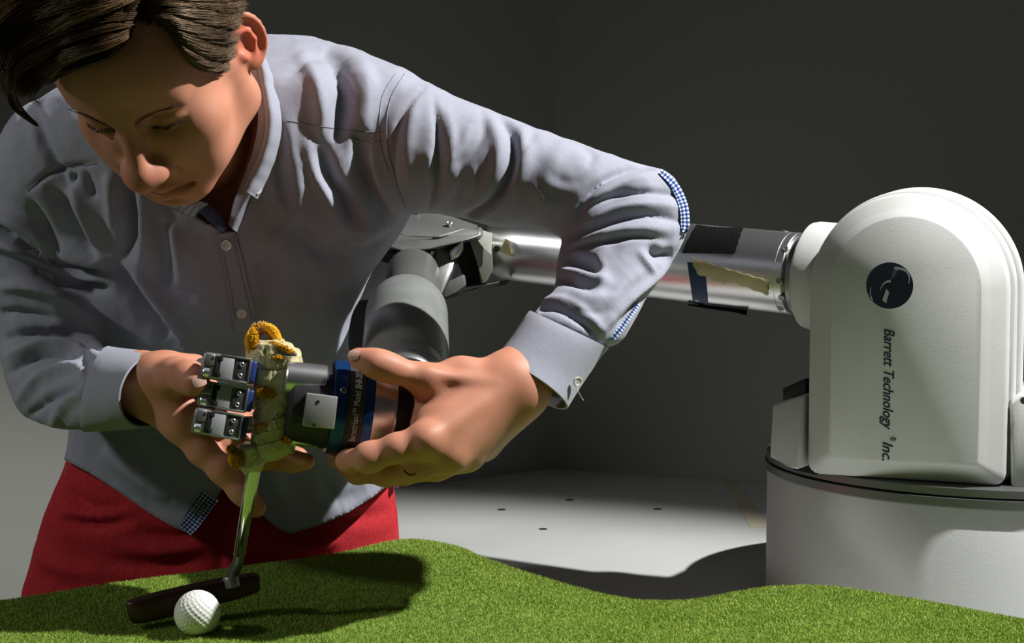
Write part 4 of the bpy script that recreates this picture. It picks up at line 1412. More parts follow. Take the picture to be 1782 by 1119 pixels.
def body_tint(V):
    T = np.tile(SKIN, (len(V), 1))
    H = w2h(V); near = np.where(np.linalg.norm(H, axis=1) < 0.17)[0]
    h = H[near]; t_ = T[near]
    for s in (1, -1):
        t_ = paint(h, t_, (s * 0.085, -0.015, 0), (0.014, 0.030, 0.040), (0.66, 0.16, 0.09), 0.95)
        t_ = paint(h, t_, (s * 0.043, 0.062, -0.02), (0.025, 0.03, 0.025), (0.58, 0.22, 0.16), 0.45)
        t_ = paint(h, t_, (s * 0.011, 0.094, -0.062), (0.018, 0.010, 0.0075), (0.44, 0.12, 0.10), 0.95)
        t_ = paint(h, t_, (s * 0.009, 0.091, -0.0715), (0.018, 0.010, 0.0065), (0.44, 0.13, 0.10), 0.9)
        t_ = paint(h, t_, (s * 0.012, 0.094, -0.0652), (0.018, 0.012, 0.0018), (0.12, 0.03, 0.02), 0.9)  # shade of the mouth crease painted into the skin
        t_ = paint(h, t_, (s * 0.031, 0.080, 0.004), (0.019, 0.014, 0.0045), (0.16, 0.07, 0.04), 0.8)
        t_ = paint(h, t_, (s * 0.026, 0.082, 0.018), (0.020, 0.014, 0.010), (0.34, 0.15, 0.09), 0.6)  # eye socket shade painted into the skin colour
    t_ = paint(h, t_, (0, 0.112, -0.030), (0.020, 0.024, 0.016), (0.60, 0.18, 0.14), 0.8)
    T[near] = t_
    for (px, py, d, r, col, amt) in SPOTS:
        c = P(px, py, d)
        nn_ = np.where(np.abs(V - c).max(1) < r * 1.4)[0]
        if len(nn_): T[nn_] = paint(V[nn_], T[nn_], c, (r, r, r), col, amt)
    return T


def join(parts):
    VV, QQ, o0 = [], [], 0
    for V_, Q_ in parts:
        VV.append(V_); QQ.append(Q_ + o0); o0 += len(V_)
    return np.vstack(VV), np.vstack(QQ)


def voxel_mesh(V, Q, vox):
    """fuse overlapping closed pieces into one continuous surface"""
    ob = mesh_obj('tmp', V, Q, None, None, True)
    md = ob.modifiers.new('r', 'REMESH'); md.mode = 'VOXEL'; md.voxel_size = vox
    bpy.context.view_layer.update()
    m2 = bpy.data.meshes.new_from_object(ob.evaluated_get(bpy.context.evaluated_depsgraph_get()))
    n = len(m2.vertices); W = np.empty(n * 3, np.float32); m2.vertices.foreach_get('co', W); W = W.reshape(-1, 3).astype(float)
    li = np.empty(len(m2.loops), np.int32); m2.loops.foreach_get('vertex_index', li)
    lt = np.empty(len(m2.polygons), np.int32); m2.polygons.foreach_get('loop_total', lt)
    ls = np.empty(len(m2.polygons), np.int32); m2.polygons.foreach_get('loop_start', ls)
    R = li[ls[lt == 4][:, None] + np.arange(4)]
    if (lt == 3).any(): R = np.vstack([R, li[ls[lt == 3][:, None] + np.array([0, 1, 2, 2])]])
    me = ob.data; bpy.data.objects.remove(ob); bpy.data.meshes.remove(me); bpy.data.meshes.remove(m2)
    return W, R


def biggest(V, Q):
    lab = np.arange(len(V))
    while True:
        m = lab[Q].min(1); new = lab.copy()
        for k in range(4): np.minimum.at(new, Q[:, k], m)
        new = new[new]
        if (new == lab).all(): break
        lab = new
    u, c = np.unique(lab, return_counts=True)
    keep = lab == u[c.argmax()]
    Qn = Q[keep[Q].all(1)]; used = np.unique(Qn); rem = np.full(len(V), -1); rem[used] = np.arange(len(used))
    return V[used], rem[Qn]


VB, QB = join([(Vhw, Qh), (VL, QL), (VR, QR), (VT, QT)])
VB, QB = voxel_mesh(VB, QB, 0.00155)
VB, QB = biggest(VB, QB)
VB = laplace(VB, QB, 1, 0.4)
body = mesh_obj('body', VB, QB, M_SKIN, person, True)
ca = body.data.color_attributes.new('tint', 'FLOAT_COLOR', 'POINT')
cols = np.ones((len(VB), 4), np.float32); cols[:, :3] = body_tint(VB)
ca.data.foreach_set('color', cols.ravel())


# thin dark band on the ring finger
lbvh = BVHTree.FromPolygons([Vector(v) for v in VL], [tuple(q) for q in QL.tolist()])
pr_ = []
for q in ((703, 818), (707, 823), (713, 826.5), (719, 826.5), (723, 824)):
    d = P(q[0], q[1], 1.0) - CO; h = lbvh.ray_cast(Vector(CO), Vector(d / np.linalg.norm(d)))
    if h[0] is not None: pr_.append(np.array(h[0]) - CF * 0.0004)
if len(pr_) > 2:
    v_, f_ = tube_arrays(cr(pr_, 16), 0.0006, 8); mesh_obj('finger_ring', v_, f_, M_BLACK, body)
# nails
M_NAIL = mat('fingernail', (0.66, 0.40, 0.32), 0.28, spec=0.5)
def nail(px, py, D, length, width, dirpx, nrm, surf, name='fingernail'):
    d = CR * dirpx[0] - CU * dirpx[1]; d = d / np.linalg.norm(d)
    n = np.array(nrm[0] * CR + nrm[1] * CU - nrm[2] * CF); n /= np.linalg.norm(n)
    d -= n * (d @ n); d /= np.linalg.norm(d); s = np.cross(n, d)
    c = P(px, py, D)
    V = []; nu, nv = 9, 9
    for i in range(nu):
        for j in range(nv):
            u = i / (nu - 1) * 2 - 1; v = j / (nv - 1) * 2 - 1
            ww = width / 2 * (1 - 0.18 * abs(u) ** 3)
            uu = u * length / 2 * (1 - 0.15 * v * v)
            q = c + d * uu + s * (v * ww) + n * 0.004
            # drop onto the skin
            k = np.argmin(((surf - q) ** 2).sum(1) + 0)
            near = surf[np.argsort(((surf - q) ** 2).sum(1))[:6]]
            hgt = ((near - c) @ n).mean()
            V.append(c + d * uu + s * (v * ww) + n * (hgt + 0.00035 + 0.0004 * (1 - v * v)))
    return mesh_obj(name, V, grid_faces(nu, nv), M_NAIL, body)
nail(616, 618, 1.380, 0.012, 0.0105, (-1, -.15), (-0.15, 0.45, 0.85), VL)
nail(347, 663, 1.374, 0.011, 0.0125, (0.35, 0.9), (0.1, 0.25, 0.95), VR)
# ------------------------------------------------------------------ clothes
from mathutils.bvhtree import BVHTree
M_SHIRT = mat('chambray_cloth', (0.40, 0.415, 0.49), 0.85, spec=0.15)
add_noise_color(M_SHIRT, (0.29, 0.302, 0.365), (0.345, 0.358, 0.425), 900, 3, 0.3, 0.7, stretch=(1, 1, 0.4))
M_SHIRT.node_tree.nodes['Principled BSDF'].inputs['Sheen Weight'].default_value = 0.15
add_bump(M_SHIRT, 1500, 0.25, 0.0004, 2)
add_bump(M_SHIRT, 110, 0.30, 0.0012, 4, stretch=(1, 1, 0.35))
M_SEAM = mat('seam_thread', (0.22, 0.23, 0.29), 0.9)
M_BUTTON = mat('pearl_button', (0.66, 0.66, 0.62), 0.25, spec=0.6)
M_RED = mat('red_cotton', (0.46, 0.030, 0.036), 0.85, spec=0.12)
add_noise_color(M_RED, (0.42, 0.022, 0.030), (0.50, 0.036, 0.042), 300, 3)
add_bump(M_RED, 900, 0.3, 0.0005, 2)


def gingham(name, scale):
    m = mat(name, (0.5, 0.55, 0.65), 0.85, spec=0.1)
    N, L, b = nodes(m)
    uv = N.new('ShaderNodeUVMap'); sep = N.new('ShaderNodeSeparateXYZ'); L.new(uv.outputs[0], sep.inputs[0])
    outs = []
    for k in (0, 1):
        mu = N.new('ShaderNodeMath'); mu.operation = 'MULTIPLY'; mu.inputs[1].default_value = scale; L.new(sep.outputs[k], mu.inputs[0])
        fr = N.new('ShaderNodeMath'); fr.operation = 'FRACT'; L.new(mu.outputs[0], fr.inputs[0])
        gt = N.new('ShaderNodeMath'); gt.operation = 'GREATER_THAN'; gt.inputs[1].default_value = 0.5; L.new(fr.outputs[0], gt.inputs[0])
        outs.append(gt.outputs[0])
    ad = N.new('ShaderNodeMath'); ad.operation = 'ADD'; L.new(outs[0], ad.inputs[0]); L.new(outs[1], ad.inputs[1])
    dv = N.new('ShaderNodeMath'); dv.operation = 'MULTIPLY'; dv.inputs[1].default_value = 0.5; L.new(ad.outputs[0], dv.inputs[0])
    r = N.new('ShaderNodeValToRGB'); r.color_ramp.interpolation = 'CONSTANT'
    r.color_ramp.elements[0].color = (0.60, 0.66, 0.74, 1)
    r.color_ramp.elements[1].position = 0.75; r.color_ramp.elements[1].color = (0.008, 0.018, 0.08, 1)
    e = r.color_ramp.elements.new(0.25); e.color = (0.09, 0.14, 0.32, 1)
    L.new(dv.outputs[0], r.inputs[0]); L.new(r.outputs[0], b.inputs['Base Color'])
    return m


M_GING = gingham('navy_gingham', 250.0)


def loft(st, m=60, n=72, caps=True, sq=1.0):
    """st rows: (x1,y1,D1,x2,y2,D2,half depth,[skew px x, y of the back])"""
    rows = [list(s) + [0] * (9 - len(s)) for s in st]
    R = cr(rows, m)
    V = []
    for r in R:
        p1 = P(r[0], r[1], r[2]); p2 = P(r[3], r[4], r[5])
        c = (p1 + p2) / 2; a = (p2 - p1) / 2
        D = (r[2] + r[5]) / 2
        b = CF * r[6] + CR * (r[7] / FPX * D) - CU * (r[8] / FPX * D)
        t = np.linspace(0, 2 * np.pi, n, endpoint=False)
        ct, st_ = np.cos(t), np.sin(t)
        ct = np.sign(ct) * np.abs(ct) ** sq; st_ = np.sign(st_) * np.abs(st_) ** sq
        V.append(c + ct[:, None] * a + st_[:, None] * b)
    V = np.vstack(V)
    i, k = np.meshgrid(np.arange(m - 1), np.arange(n), indexing='ij'); k2 = (k + 1) % n
    F = np.stack([i * n + k, i * n + k2, (i + 1) * n + k2, (i + 1) * n + k], -1).reshape(-1, 4)
    F = [tuple(q) for q in F.tolist()]
    if caps: F += [tuple(range(n))[::-1], tuple(range((m - 1) * n, m * n))]
    return V, F


def voxel_union(pieces, vox, smooth_it):
    V, Q, o = [], [], 0
    for v, f_ in pieces:
        bm = bmesh.new(); vs_ = [bm.verts.new(p) for p in v]
        for q in f_: bm.faces.new([vs_[i] for i in q])
        bmesh.ops.recalc_face_normals(bm, faces=bm.faces)
        bmesh.ops.triangulate(bm, faces=bm.faces)
        bm.verts.index_update()
        Q.append(np.array([[w.index for w in f.verts] for f in bm.faces]) + o); bm.free()
        V.append(v); o += len(v)
    W, R = voxel_mesh(np.vstack(V), np.vstack(Q), vox)
    return laplace(W, R, smooth_it, 0.5), R


def folds(V, Q, items, gain=1.0):
    """real relief: every fold is a ridge (+) or groove (-) in mm along a px polyline on the side facing the camera"""
    Nn = vnormals(V, Q)
    px, py, dd_ = proj(V)
    view = (CO - V); view /= np.linalg.norm(view, axis=1)[:, None]
    face = np.clip(((Nn * view).sum(1) + 0.15) / 0.5, 0, 1)
    disp = np.zeros(len(V))
    for it in items:
        pts, w, amp = it[0], it[1], it[2]
        asym = it[3] if len(it) > 3 else 0.0
        if max(p[0] for p in pts) < 340 and min(p[1] for p in pts) < 860: amp = amp * 1.7
        c = cr(np.array(pts, float), max(14, 10 * len(pts)))
        tt = np.linspace(0, 1, len(c))
        m_ = (px > c[:, 0].min() - 3 * w) & (px < c[:, 0].max() + 3 * w) & (py > c[:, 1].min() - 3 * w) & (py < c[:, 1].max() + 3 * w)
        ii = np.where(m_)[0]
        if not len(ii): continue
        q = np.stack([px[ii], py[ii]], 1)
        best = np.full(len(ii), 1e9); bt = np.zeros(len(ii)); sg = np.zeros(len(ii))
        for k in range(len(c) - 1):
            a = c[k]; d = c[k + 1] - a; L2 = d @ d + 1e-9
            s = np.clip(((q - a) @ d) / L2, 0, 1)
            e = q - (a + s[:, None] * d); r = np.hypot(e[:, 0], e[:, 1])
            up_ = r < best
            best[up_] = r[up_]; bt[up_] = (tt[k] + s * (tt[k + 1] - tt[k]))[up_]
            sg[up_] = np.sign(d[0] * e[:, 1] - d[1] * e[:, 0])[up_]
        taper = np.clip(np.sin(np.pi * np.clip(bt, 0.02, 0.98)), 0, 1) ** 0.6
        x = best / w
        prof = np.exp(-x * x) 
        if asym: prof = prof + asym * sg * x * np.exp(-x * x * 0.6) * 0.8
        disp[ii] += prof * taper * amp * 0.001 * gain
    return V + Nn * (disp * face)[:, None], Nn


def rand_wrinkle(V, Nn, scale, amp, stretch=(1, 1, 1), seed=0.0):
    st = np.array(stretch, float)
    out = np.empty(len(V))
    for i, p in enumerate(V * scale * st + seed):
        q = Vector(p)
        a = mnoise.noise(q); b_ = mnoise.noise(q * 2.1 + Vector((5, 3, 1)))
        out[i] = (1 - abs(a) * 2.2) + 0.45 * (1 - abs(b_) * 2.2)
    return V + Nn * ((out - out.mean()) * amp)[:, None]


# --- shirt body and sleeves
TORSO = [(300, 70, 1.66, 545, 66, 1.66, .030), (205, 112, 1.635, 650, 98, 1.635, .055), (90, 165, 1.615, 738, 143, 1.61, .080), (25, 240, 1.62, 752, 205, 1.615, .098),
         (35, 330, 1.64, 742, 300, 1.635, .108), (85, 430, 1.668, 706, 388, 1.655, .114), (120, 540, 1.712, 640, 490, 1.70, .114), (132, 640, 1.75, 604, 590, 1.745, .110),
         (126, 740, 1.785, 640, 720, 1.78, .106), (116, 800, 1.80, 682, 812, 1.80, .108), (104, 870, 1.81, 700, 880, 1.81, .110), (96, 960, 1.815, 712, 965, 1.815, .110)]
SLV_L = [(640, 110, 1.64, 620, 380, 1.65, .085), (735, 142, 1.615, 706, 372, 1.61, .078), (800, 169, 1.605, 768, 372, 1.60, .068), (880, 204, 1.595, 858, 393, 1.59, .061),
         (960, 233, 1.585, 930, 396, 1.575, .056), (1045, 263, 1.575, 985, 418, 1.565, .054), (1120, 288, 1.572, 1010, 450, 1.560, .052), (1160, 312, 1.57, 1040, 480, 1.555, .040)]
SLV_L2 = [(1095, 282, 1.575, 990, 372, 1.565, .042), (1163, 302, 1.57, 984, 398, 1.560, .052), (1196, 360, 1.565, 976, 432, 1.552, .054), (1190, 415, 1.557, 968, 462, 1.542, .053), (1160, 470, 1.540, 963, 492, 1.520, .051), (1122, 530, 1.515, 954, 515, 1.500, .049),
          (1086, 588, 1.498, 934, 536, 1.482, .046), (1062, 602, 1.490, 928, 546, 1.476, .042), (1020, 606, 1.482, 940, 576, 1.474, .030)]
SLV_R = [(220, 150, 1.64, 230, 420, 1.66, .07), (60, 178, 1.63, 205, 440, 1.65, .080), (0, 245, 1.635, 175, 440, 1.645, .076), (-40, 310, 1.655, 160, 440, 1.65, .070), (-55, 400, 1.66, 165, 475, 1.655, .066),
         (-38, 480, 1.665, 180, 520, 1.655, .064), (-12, 540, 1.665, 185, 560, 1.65, .060), (5, 600, 1.66, 160, 590, 1.645, .050)]
SLV_R2 = [(0, 520, 1.67, 120, 520, 1.66, .05), (2, 590, 1.665, 150, 560, 1.65, .056), (14, 660, 1.65, 165, 580, 1.63, .056), (38, 716, 1.63, 172, 594, 1.61, .054), (82, 742, 1.595, 182, 604, 1.575, .051),
          (132, 749, 1.548, 195, 611, 1.536, .050), (170, 746, 1.524, 212, 616, 1.514, .047), (200, 738, 1.505, 232, 620, 1.498, .036)]
pieces = [loft(TORSO, 90, 120, sq=0.92), loft(SLV_L, 60, 80), loft(SLV_L2, 60, 80), loft(SLV_R, 60, 80), loft(SLV_R2, 60, 80)]
VS, QS = voxel_union(pieces, 0.0030, 8)

FOLD = [
 # left sleeve, armhole and upper arm
 ([(742, 148), (702, 200), (686, 262), (690, 330), (716, 374)], 5, -3.5, .3),
 ([(730, 160), (716, 210), (708, 270), (716, 330)], 9, 3.0),
 ([(756, 170), (763, 230), (762, 290), (756, 335), (746, 368)], 5, -6, .5), ([(776, 190), (786, 240), (782, 300), (772, 350)], 9, 4.0),
 ([(872, 204), (893, 235), (894, 285), (876, 330), (846, 362), (800, 385)], 6.5, -9, .6), ([(905, 218), (914, 260), (908, 305), (888, 345)], 12, 5.0), ([(850, 205), (866, 250), (862, 300), (835, 345)], 12, 5.0),
 ([(838, 190), (842, 230), (822, 265), (790, 290)], 7, -2.5), ([(820, 215), (800, 262), (772, 300)], 8, 2.5),
 ([(930, 232), (912, 262), (905, 280)], 6, -2.5), ([(1010, 255), (1030, 268), (1022, 292)], 8, -2.5), ([(985, 245), (960, 290), (950, 330)], 16, 2.5),
 ([(745, 262), (748, 300), (752, 330)], 5, 2.5), ([(795, 285), (790, 318), (782, 340)], 5, 2.5), ([(822, 290), (826, 315), (815, 335)], 5, 2.5),
 ([(925, 320), (945, 350), (935, 372)], 8, 3), ([(955, 300), (985, 318), (1010, 310)], 10, -1.6), ([(940, 345), (965, 338), (990, 345)], 9, -1.2),
 # elbow and forearm sleeve
 ([(1142, 291), (1090, 296), (1046, 318), (1014, 352), (996, 386)], 5, -7, .5), ([(1128, 306), (1080, 322), (1040, 348), (1012, 382)], 8, 4.5),
 ([(1186, 342), (1120, 334), (1065, 342), (1020, 366), (1000, 392)], 5, -6, .5), ([(1188, 362), (1120, 356), (1060, 368), (1008, 396)], 8, 4.0),
 ([(1190, 388), (1130, 376), (1070, 386), (1010, 410), (984, 418)], 5, -5, .4), ([(1180, 402), (1110, 398), (1040, 410), (990, 430)], 9, 4.0),
 ([(1165, 420), (1110, 412), (1060, 420), (1000, 430), (975, 440)], 5, -4, .4), ([(1130, 428), (1150, 445), (1172, 440)], 9, -8), ([(1112, 436), (1128, 462), (1140, 475)], 5, 3.5),
 ([(985, 452), (1020, 458), (1048, 470)], 10, -8), ([(975, 470), (1010, 478), (1060, 492)], 8, 4.5), ([(968, 484), (1010, 496), (1040, 500)], 7, -4),
 ([(1166, 462), (1130, 492), (1090, 528), (1044, 580)], 5, 5.5), ([(1172, 480), (1128, 515), (1090, 555), (1052, 598)], 5, -5, .4),
 ([(1060, 430), (1040, 450), (1050, 480), (1035, 520)], 10, 3), ([(1120, 470), (1080, 500), (1060, 540)], 9, 2.5), ([(990, 505), (1030, 520), (1070, 515)], 9, 3), ([(980, 520), (1020, 545), (1060, 540)], 7, -2.5),
 ([(934, 540), (968, 536), (1010, 560), (1046, 592)], 5, -5), ([(940, 525), (980, 522), (1020, 545), (1050, 578)], 7, 4),
 # left chest
 ([(560, 82), (586, 110), (600, 160), (596, 215), (588, 250)], 15, -13, .3), ([(616, 90), (634, 130), (636, 190), (618, 240)], 16, 6), ([(520, 90), (548, 140), (560, 200), (556, 245)], 14, 7),
 ([(500, 130), (530, 110), (560, 92)], 9, -4), ([(560, 250), (572, 300), (602, 350), (618, 400)], 13, -12, .4), ([(530, 235), (548, 300), (575, 350), (600, 410)], 13, 8),
 ([(625, 220), (632, 280), (650, 330), (672, 380)], 12, -9, .3), ([(648, 230), (655, 290), (672, 340), (690, 368)], 12, 6),
 ([(500, 200), (508, 260), (520, 330), (512, 395)], 14, 5), ([(486, 230), (488, 300), (500, 360)], 9, -5), ([(600, 380), (640, 400), (690, 380)], 12, 5), ([(590, 420), (630, 432), (660, 420)], 10, -5),
 ([(515, 380), (540, 430), (585, 450), (600, 440)], 13, -8), ([(470, 400), (500, 450), (510, 520)], 18, 6), ([(450, 440), (460, 500), (450, 560)], 13, -6), ([(540, 460), (560, 500), (540, 560)], 18, 5),
 ([(640, 330), (630, 400), (600, 460), (560, 520)], 20, 4),
 # right chest and yoke
 ([(168, 284), (120, 292), (82, 305), (48, 332)], 4, -3.5, .4), ([(92, 330), (118, 372), (140, 420), (168, 455)], 12, -8, .3), ([(120, 320), (148, 370), (172, 430)], 12, 6),
 ([(214, 290), (228, 350), (232, 400), (212, 452)], 10, -9, .3), ([(240, 300), (252, 360), (254, 420), (240, 470)], 13, 6), ([(190, 300), (196, 350), (200, 400)], 11, 5),
 ([(62, 196), (76, 250), (102, 300), (128, 345)], 8, -5), ([(150, 300), (158, 330), (164, 345)], 6, -4), ([(130, 300), (124, 325)], 6, -3.5), ([(178, 460), (210, 485), (260, 540), (300, 590)], 14, -10, .2), ([(230, 470), (270, 520), (310, 570), (330, 590)], 14, 7),
 ([(290, 390), (310, 440), (320, 500)], 16, 5), ([(280, 380), (288, 440), (282, 500)], 10, -5), ([(330, 410), (345, 470), (352, 540)], 14, 4),
 # right sleeve
 ([(-20, 385), (40, 425), (110, 462), (188, 484)], 8, -11, .5), ([(-20, 360), (50, 400), (120, 440), (180, 462)], 12, 6), ([(-20, 440), (50, 462), (120, 492), (186, 502)], 9, -9, .4), ([(-10, 420), (60, 446), (130, 476), (180, 490)], 8, 6),
 ([(0, 500), (50, 500), (100, 520), (150, 550)], 9, 6), ([(0, 545), (40, 545), (100, 556)], 7, -5), ([(50, 350), (80, 400), (100, 430)], 8, -5),
 ([(5, 590), (60, 578), (120, 586), (190, 612)], 7, -6, .4), ([(10, 622), (70, 598), (130, 604), (180, 618)], 9, 5), ([(14, 652), (60, 622), (120, 622)], 6, -5), ([(30, 700), (70, 660), (120, 640), (150, 640)], 9, 5), ([(50, 725), (90, 690), (140, 668)], 6, -5),
 ([(90, 742), (120, 700), (150, 680)], 8, 4), ([(152, 600), (150, 660), (160, 745)], 5, -3.5),
 # belly and tails
 ([(420, 600), (400, 660), (380, 740)], 20, 5), ([(250, 760), (300, 790), (350, 800)], 14, -5), ([(180, 780), (240, 830), (300, 870)], 16, 4), ([(460, 700), (470, 800), (500, 900)], 18, 4), ([(560, 840), (590, 870), (640, 850)], 14, -3),
]
px_, py_, _ = proj(VS)
NS = vnormals(VS, QS)
VS = rand_wrinkle(VS, NS, 17.0, 0.0016, (1, 1, 0.6), 3.0)
VS = rand_wrinkle(VS, vnormals(VS, QS), 42.0, 0.0005, (1, 1, 0.7), 9.0)
VS, NS = folds(VS, QS, FOLD, 1.3)
VS = laplace(VS, QS, 1)

# neck opening and hem: cut away faces
NECK = np.array([(296, 338), (338, 372), (372, 392), (398, 404), (424, 372), (446, 322), (466, 270), (474, 200), (462, 140), (452, 100), (430, 60), (330, 55), (250, 120), (230, 260)], float)
HEM = np.array([(60, 786), (118, 803), (160, 826), (200, 851), (260, 893), (305, 919), (330, 928), (346, 909), (368, 880), (386, 852), (398, 836), (412, 838), (436, 872), (462, 902), (486, 922), (506, 929), (556, 914), (606, 892), (650, 864), (690, 832), (740, 800)], float)
def in_poly(x, y, poly):
    r = np.zeros(len(x), bool); j = len(poly) - 1
    for i in range(len(poly)):
        xi, yi = poly[i]; xj, yj = poly[j]
        c = ((yi > y) != (yj > y)) & (x < (xj - xi) * (y - yi) / (yj - yi + 1e-9) + xi)
        r ^= c; j = i
    return r
bvh0 = BVHTree.FromPolygons([Vector(v) for v in VS], [tuple(q) for q in QS.tolist()])
px_, py_, pd_ = proj(VS)
front = (NS @ -CF) > -0.05
cut_n = in_poly(px_, py_, NECK) & (((NS @ -CF) > -0.25) | (py_ < 90)) & (pd_ < 1.69)
hemy = np.interp(px_, HEM[:, 0], HEM[:, 1])
backhem = 850.0
cut_h = np.where(front, py_ > hemy, py_ > np.minimum(hemy, 0) + backhem) & (py_ > 700) & (pd_ > 1.6)
kill = cut_n | cut_h
keepf = ~(kill[QS].any(1))
# snap the rim of the hem to its line
rimv = np.zeros(len(VS), bool); rimv[QS[(kill[QS].any(1)) & ~(kill[QS].all(1))].ravel()] = True
rimv &= ~kill & front
sel = rimv & (py_ > 760)
VS[sel] += (-CU[None, :]) * ((hemy[sel] - py_[sel]) * pd_[sel] / FPX)[:, None]
# snap the rim of the neck opening too
rn = np.zeros(len(VS), bool); kc = cut_n[QS]; rn[QS[kc.any(1) & ~kc.all(1)].ravel()] = True
rn = np.where(rn & ~cut_n & front & (px_ > 380))[0]
if len(rn):
    q = np.stack([px_[rn], py_[rn]], 1); bd = np.full(len(rn), 1e9); bp = q.copy()
    for a, b_ in zip(NECK, np.roll(NECK, -1, 0)):
        d = b_ - a; t = np.clip(((q - a) @ d) / (d @ d), 0, 1); c = a + t[:, None] * d; r = np.hypot(*(q - c).T)
        u_ = r < bd; bd[u_] = r[u_]; bp[u_] = c[u_]
    u_ = bd < 9
    VS[rn[u_]] = np.array([P(x, y, d) for (x, y), d in zip(bp[u_], pd_[rn[u_]])])
QK = QS[keepf]
used = np.unique(QK); rem = np.full(len(VS), -1); rem[used] = np.arange(len(used))
VK = VS[used]; QK = rem[QK]
# give the cloth its thickness
NK = vnormals(VK, QK)
shirt = mesh_obj('shirt', VK, QK, M_SHIRT, person, True, label='grey-blue chambray shirt with long sleeves')
sm = shirt.modifiers.new('thickness', 'SOLIDIFY'); sm.thickness = 0.0012; sm.offset = -1
bvh = BVHTree.FromPolygons([Vector(v) for v in VK], [tuple(q) for q in QK.tolist()])


def hit(px, py, bv=None):
    d = P(px, py, 1.0) - CO; d /= np.linalg.norm(d)
    h = (bv or bvh).ray_cast(Vector(CO), Vector(d))
    if h[0] is None: return None
    n = np.array(h[1]); n = n if n @ d < 0 else -n
    return np.array(h[0]), n


def drape(pts, width, lift, m, name, parent, nu=None, nv=7, th=0.0008, wl=None, wave=0.0):
    """a strip of cloth lying on the shirt along a px polyline; width px (number or list)"""
    pts = np.array(pts, float)
    L_ = np.hypot(*np.diff(pts, axis=0).T).sum()
    nu = nu or max(8, int(L_ / 5))
    c = cr(pts, nu); d_ = np.gradient(c, axis=0); d_ /= np.linalg.norm(d_, axis=1)[:, None] + 1e-9
    nr = np.stack([-d_[:, 1], d_[:, 0]], -1)
    W = np.interp(np.linspace(0, 1, nu), np.linspace(0, 1, len(np.atleast_1d(width))), np.atleast_1d(width))
    V = np.zeros((nu, nv, 3)); NN = np.zeros((nu, nv, 3)); last = None
    for i in range(nu):
        for j in range(nv):
            q = c[i] + nr[i] * W[i] * (j / (nv - 1) - 0.5)
            h = hit(q[0], q[1])
            if h is None:
                V[i, j] = P(q[0], q[1], last) if last else P(q[0], q[1], 1.6); NN[i, j] = -CF
            else:
                V[i, j], NN[i, j] = h; last = proj(h[0])[2]
    for _ in range(2):   # bridge small folds
        D_ = proj(V.reshape(-1, 3))[2].reshape(nu, nv)
        Ds = D_.copy(); Ds[1:-1] = (D_[:-2] + D_[1:-1] + D_[2:]) / 3
        Ds = np.minimum(Ds, D_ + 0.0005)
        ray = V - CO; V = CO + ray * (Ds / D_)[..., None]
    V = V + NN * lift
    if wave:
        V = V + NN * (wave * np.sin(np.arange(nu) * 1.7)[:, None] * np.ones(nv))[..., None]
    A = V.reshape(-1, 3); B = A - NN.reshape(-1, 3) * th
    F = np.vstack([grid_faces(nu, nv), grid_faces(nu, nv, nu * nv, True)])
    idx = np.arange(nu * nv).reshape(nu, nv)
    loop = np.concatenate([idx[:, 0], idx[-1, 1:], idx[-2::-1, -1], idx[0, -2:0:-1]]); l2 = np.roll(loop, -1)
    F = np.vstack([F, np.stack([loop, l2, l2 + nu * nv, loop + nu * nv], -1)])
    o = mesh_obj(name, np.vstack([A, B]), F, m, parent, True, auto=45)
    # strip coordinates in metres
    uu = np.concatenate([[0], np.cumsum(np.linalg.norm(np.diff(V[:, nv // 2], axis=0), axis=1))])
    vvv = (np.arange(nv) / (nv - 1))[None, :] * (W / FPX * 1.6)[:, None]
    UV = np.stack([np.repeat(uu[:, None], nv, 1), vvv], -1).reshape(-1, 2); UV = np.vstack([UV, UV])
    uvl = o.data.uv_layers.new(name='UVMap')
    li = np.empty(len(o.data.loops), np.int32); o.data.loops.foreach_get('vertex_index', li)
    uvl.data.foreach_set('uv', UV[li].astype(np.float32).ravel())
    return o


def seam(pts, r=0.0004, lift=0.0003, name='seam', m=M_SEAM, step=3.0):
    pts = np.array(pts, float); L_ = np.hypot(*np.diff(pts, axis=0).T).sum()
    c = cr(pts, max(6, int(L_ / step))); out = []
    for q in c:
        h = hit(*q)
        if h: out.append(h[0] + h[1] * lift)
    if len(out) < 3: return
    v_, f_ = tube_arrays(out, r, 5)
    return mesh_obj(name, v_, f_, m, shirt)


def button(px, py, r=0.0054, tilt=None, nrm=None, pos=None):
    if pos is None:
        pos, nrm = hit(px, py)
        nrm = nrm * 0.5 - CF * 0.5; nrm /= np.linalg.norm(nrm); pos = pos + nrm * 0.0045
    bm = bmesh.new()
    rings = add_lathe(bm, [(-0.001, r * 0.9), (0.0002, r), (0.0012, r * 0.97), (0.0014, r * 0.80), (0.0009, r * 0.68), (0.0008, r * 0.1)], pos, nrm, 28)
    o = bm_obj('button', bm, M_BUTTON, shirt, auto=25)
    x, y, z = frame(nrm)
    bm = bmesh.new()
    for a_, b_ in ((1, 1), (1, -1), (-1, 1), (-1, -1)):
        add_lathe(bm, [(0.0004, 0.00045), (0.00095, 0.00045)], pos + x * a_ * r * 0.2 + y * b_ * r * 0.2, nrm, 6)
    h_ = bm_obj('thread_hole', bm, M_SEAM, shirt, auto=None); tag(h_, kind='stuff')
    return o


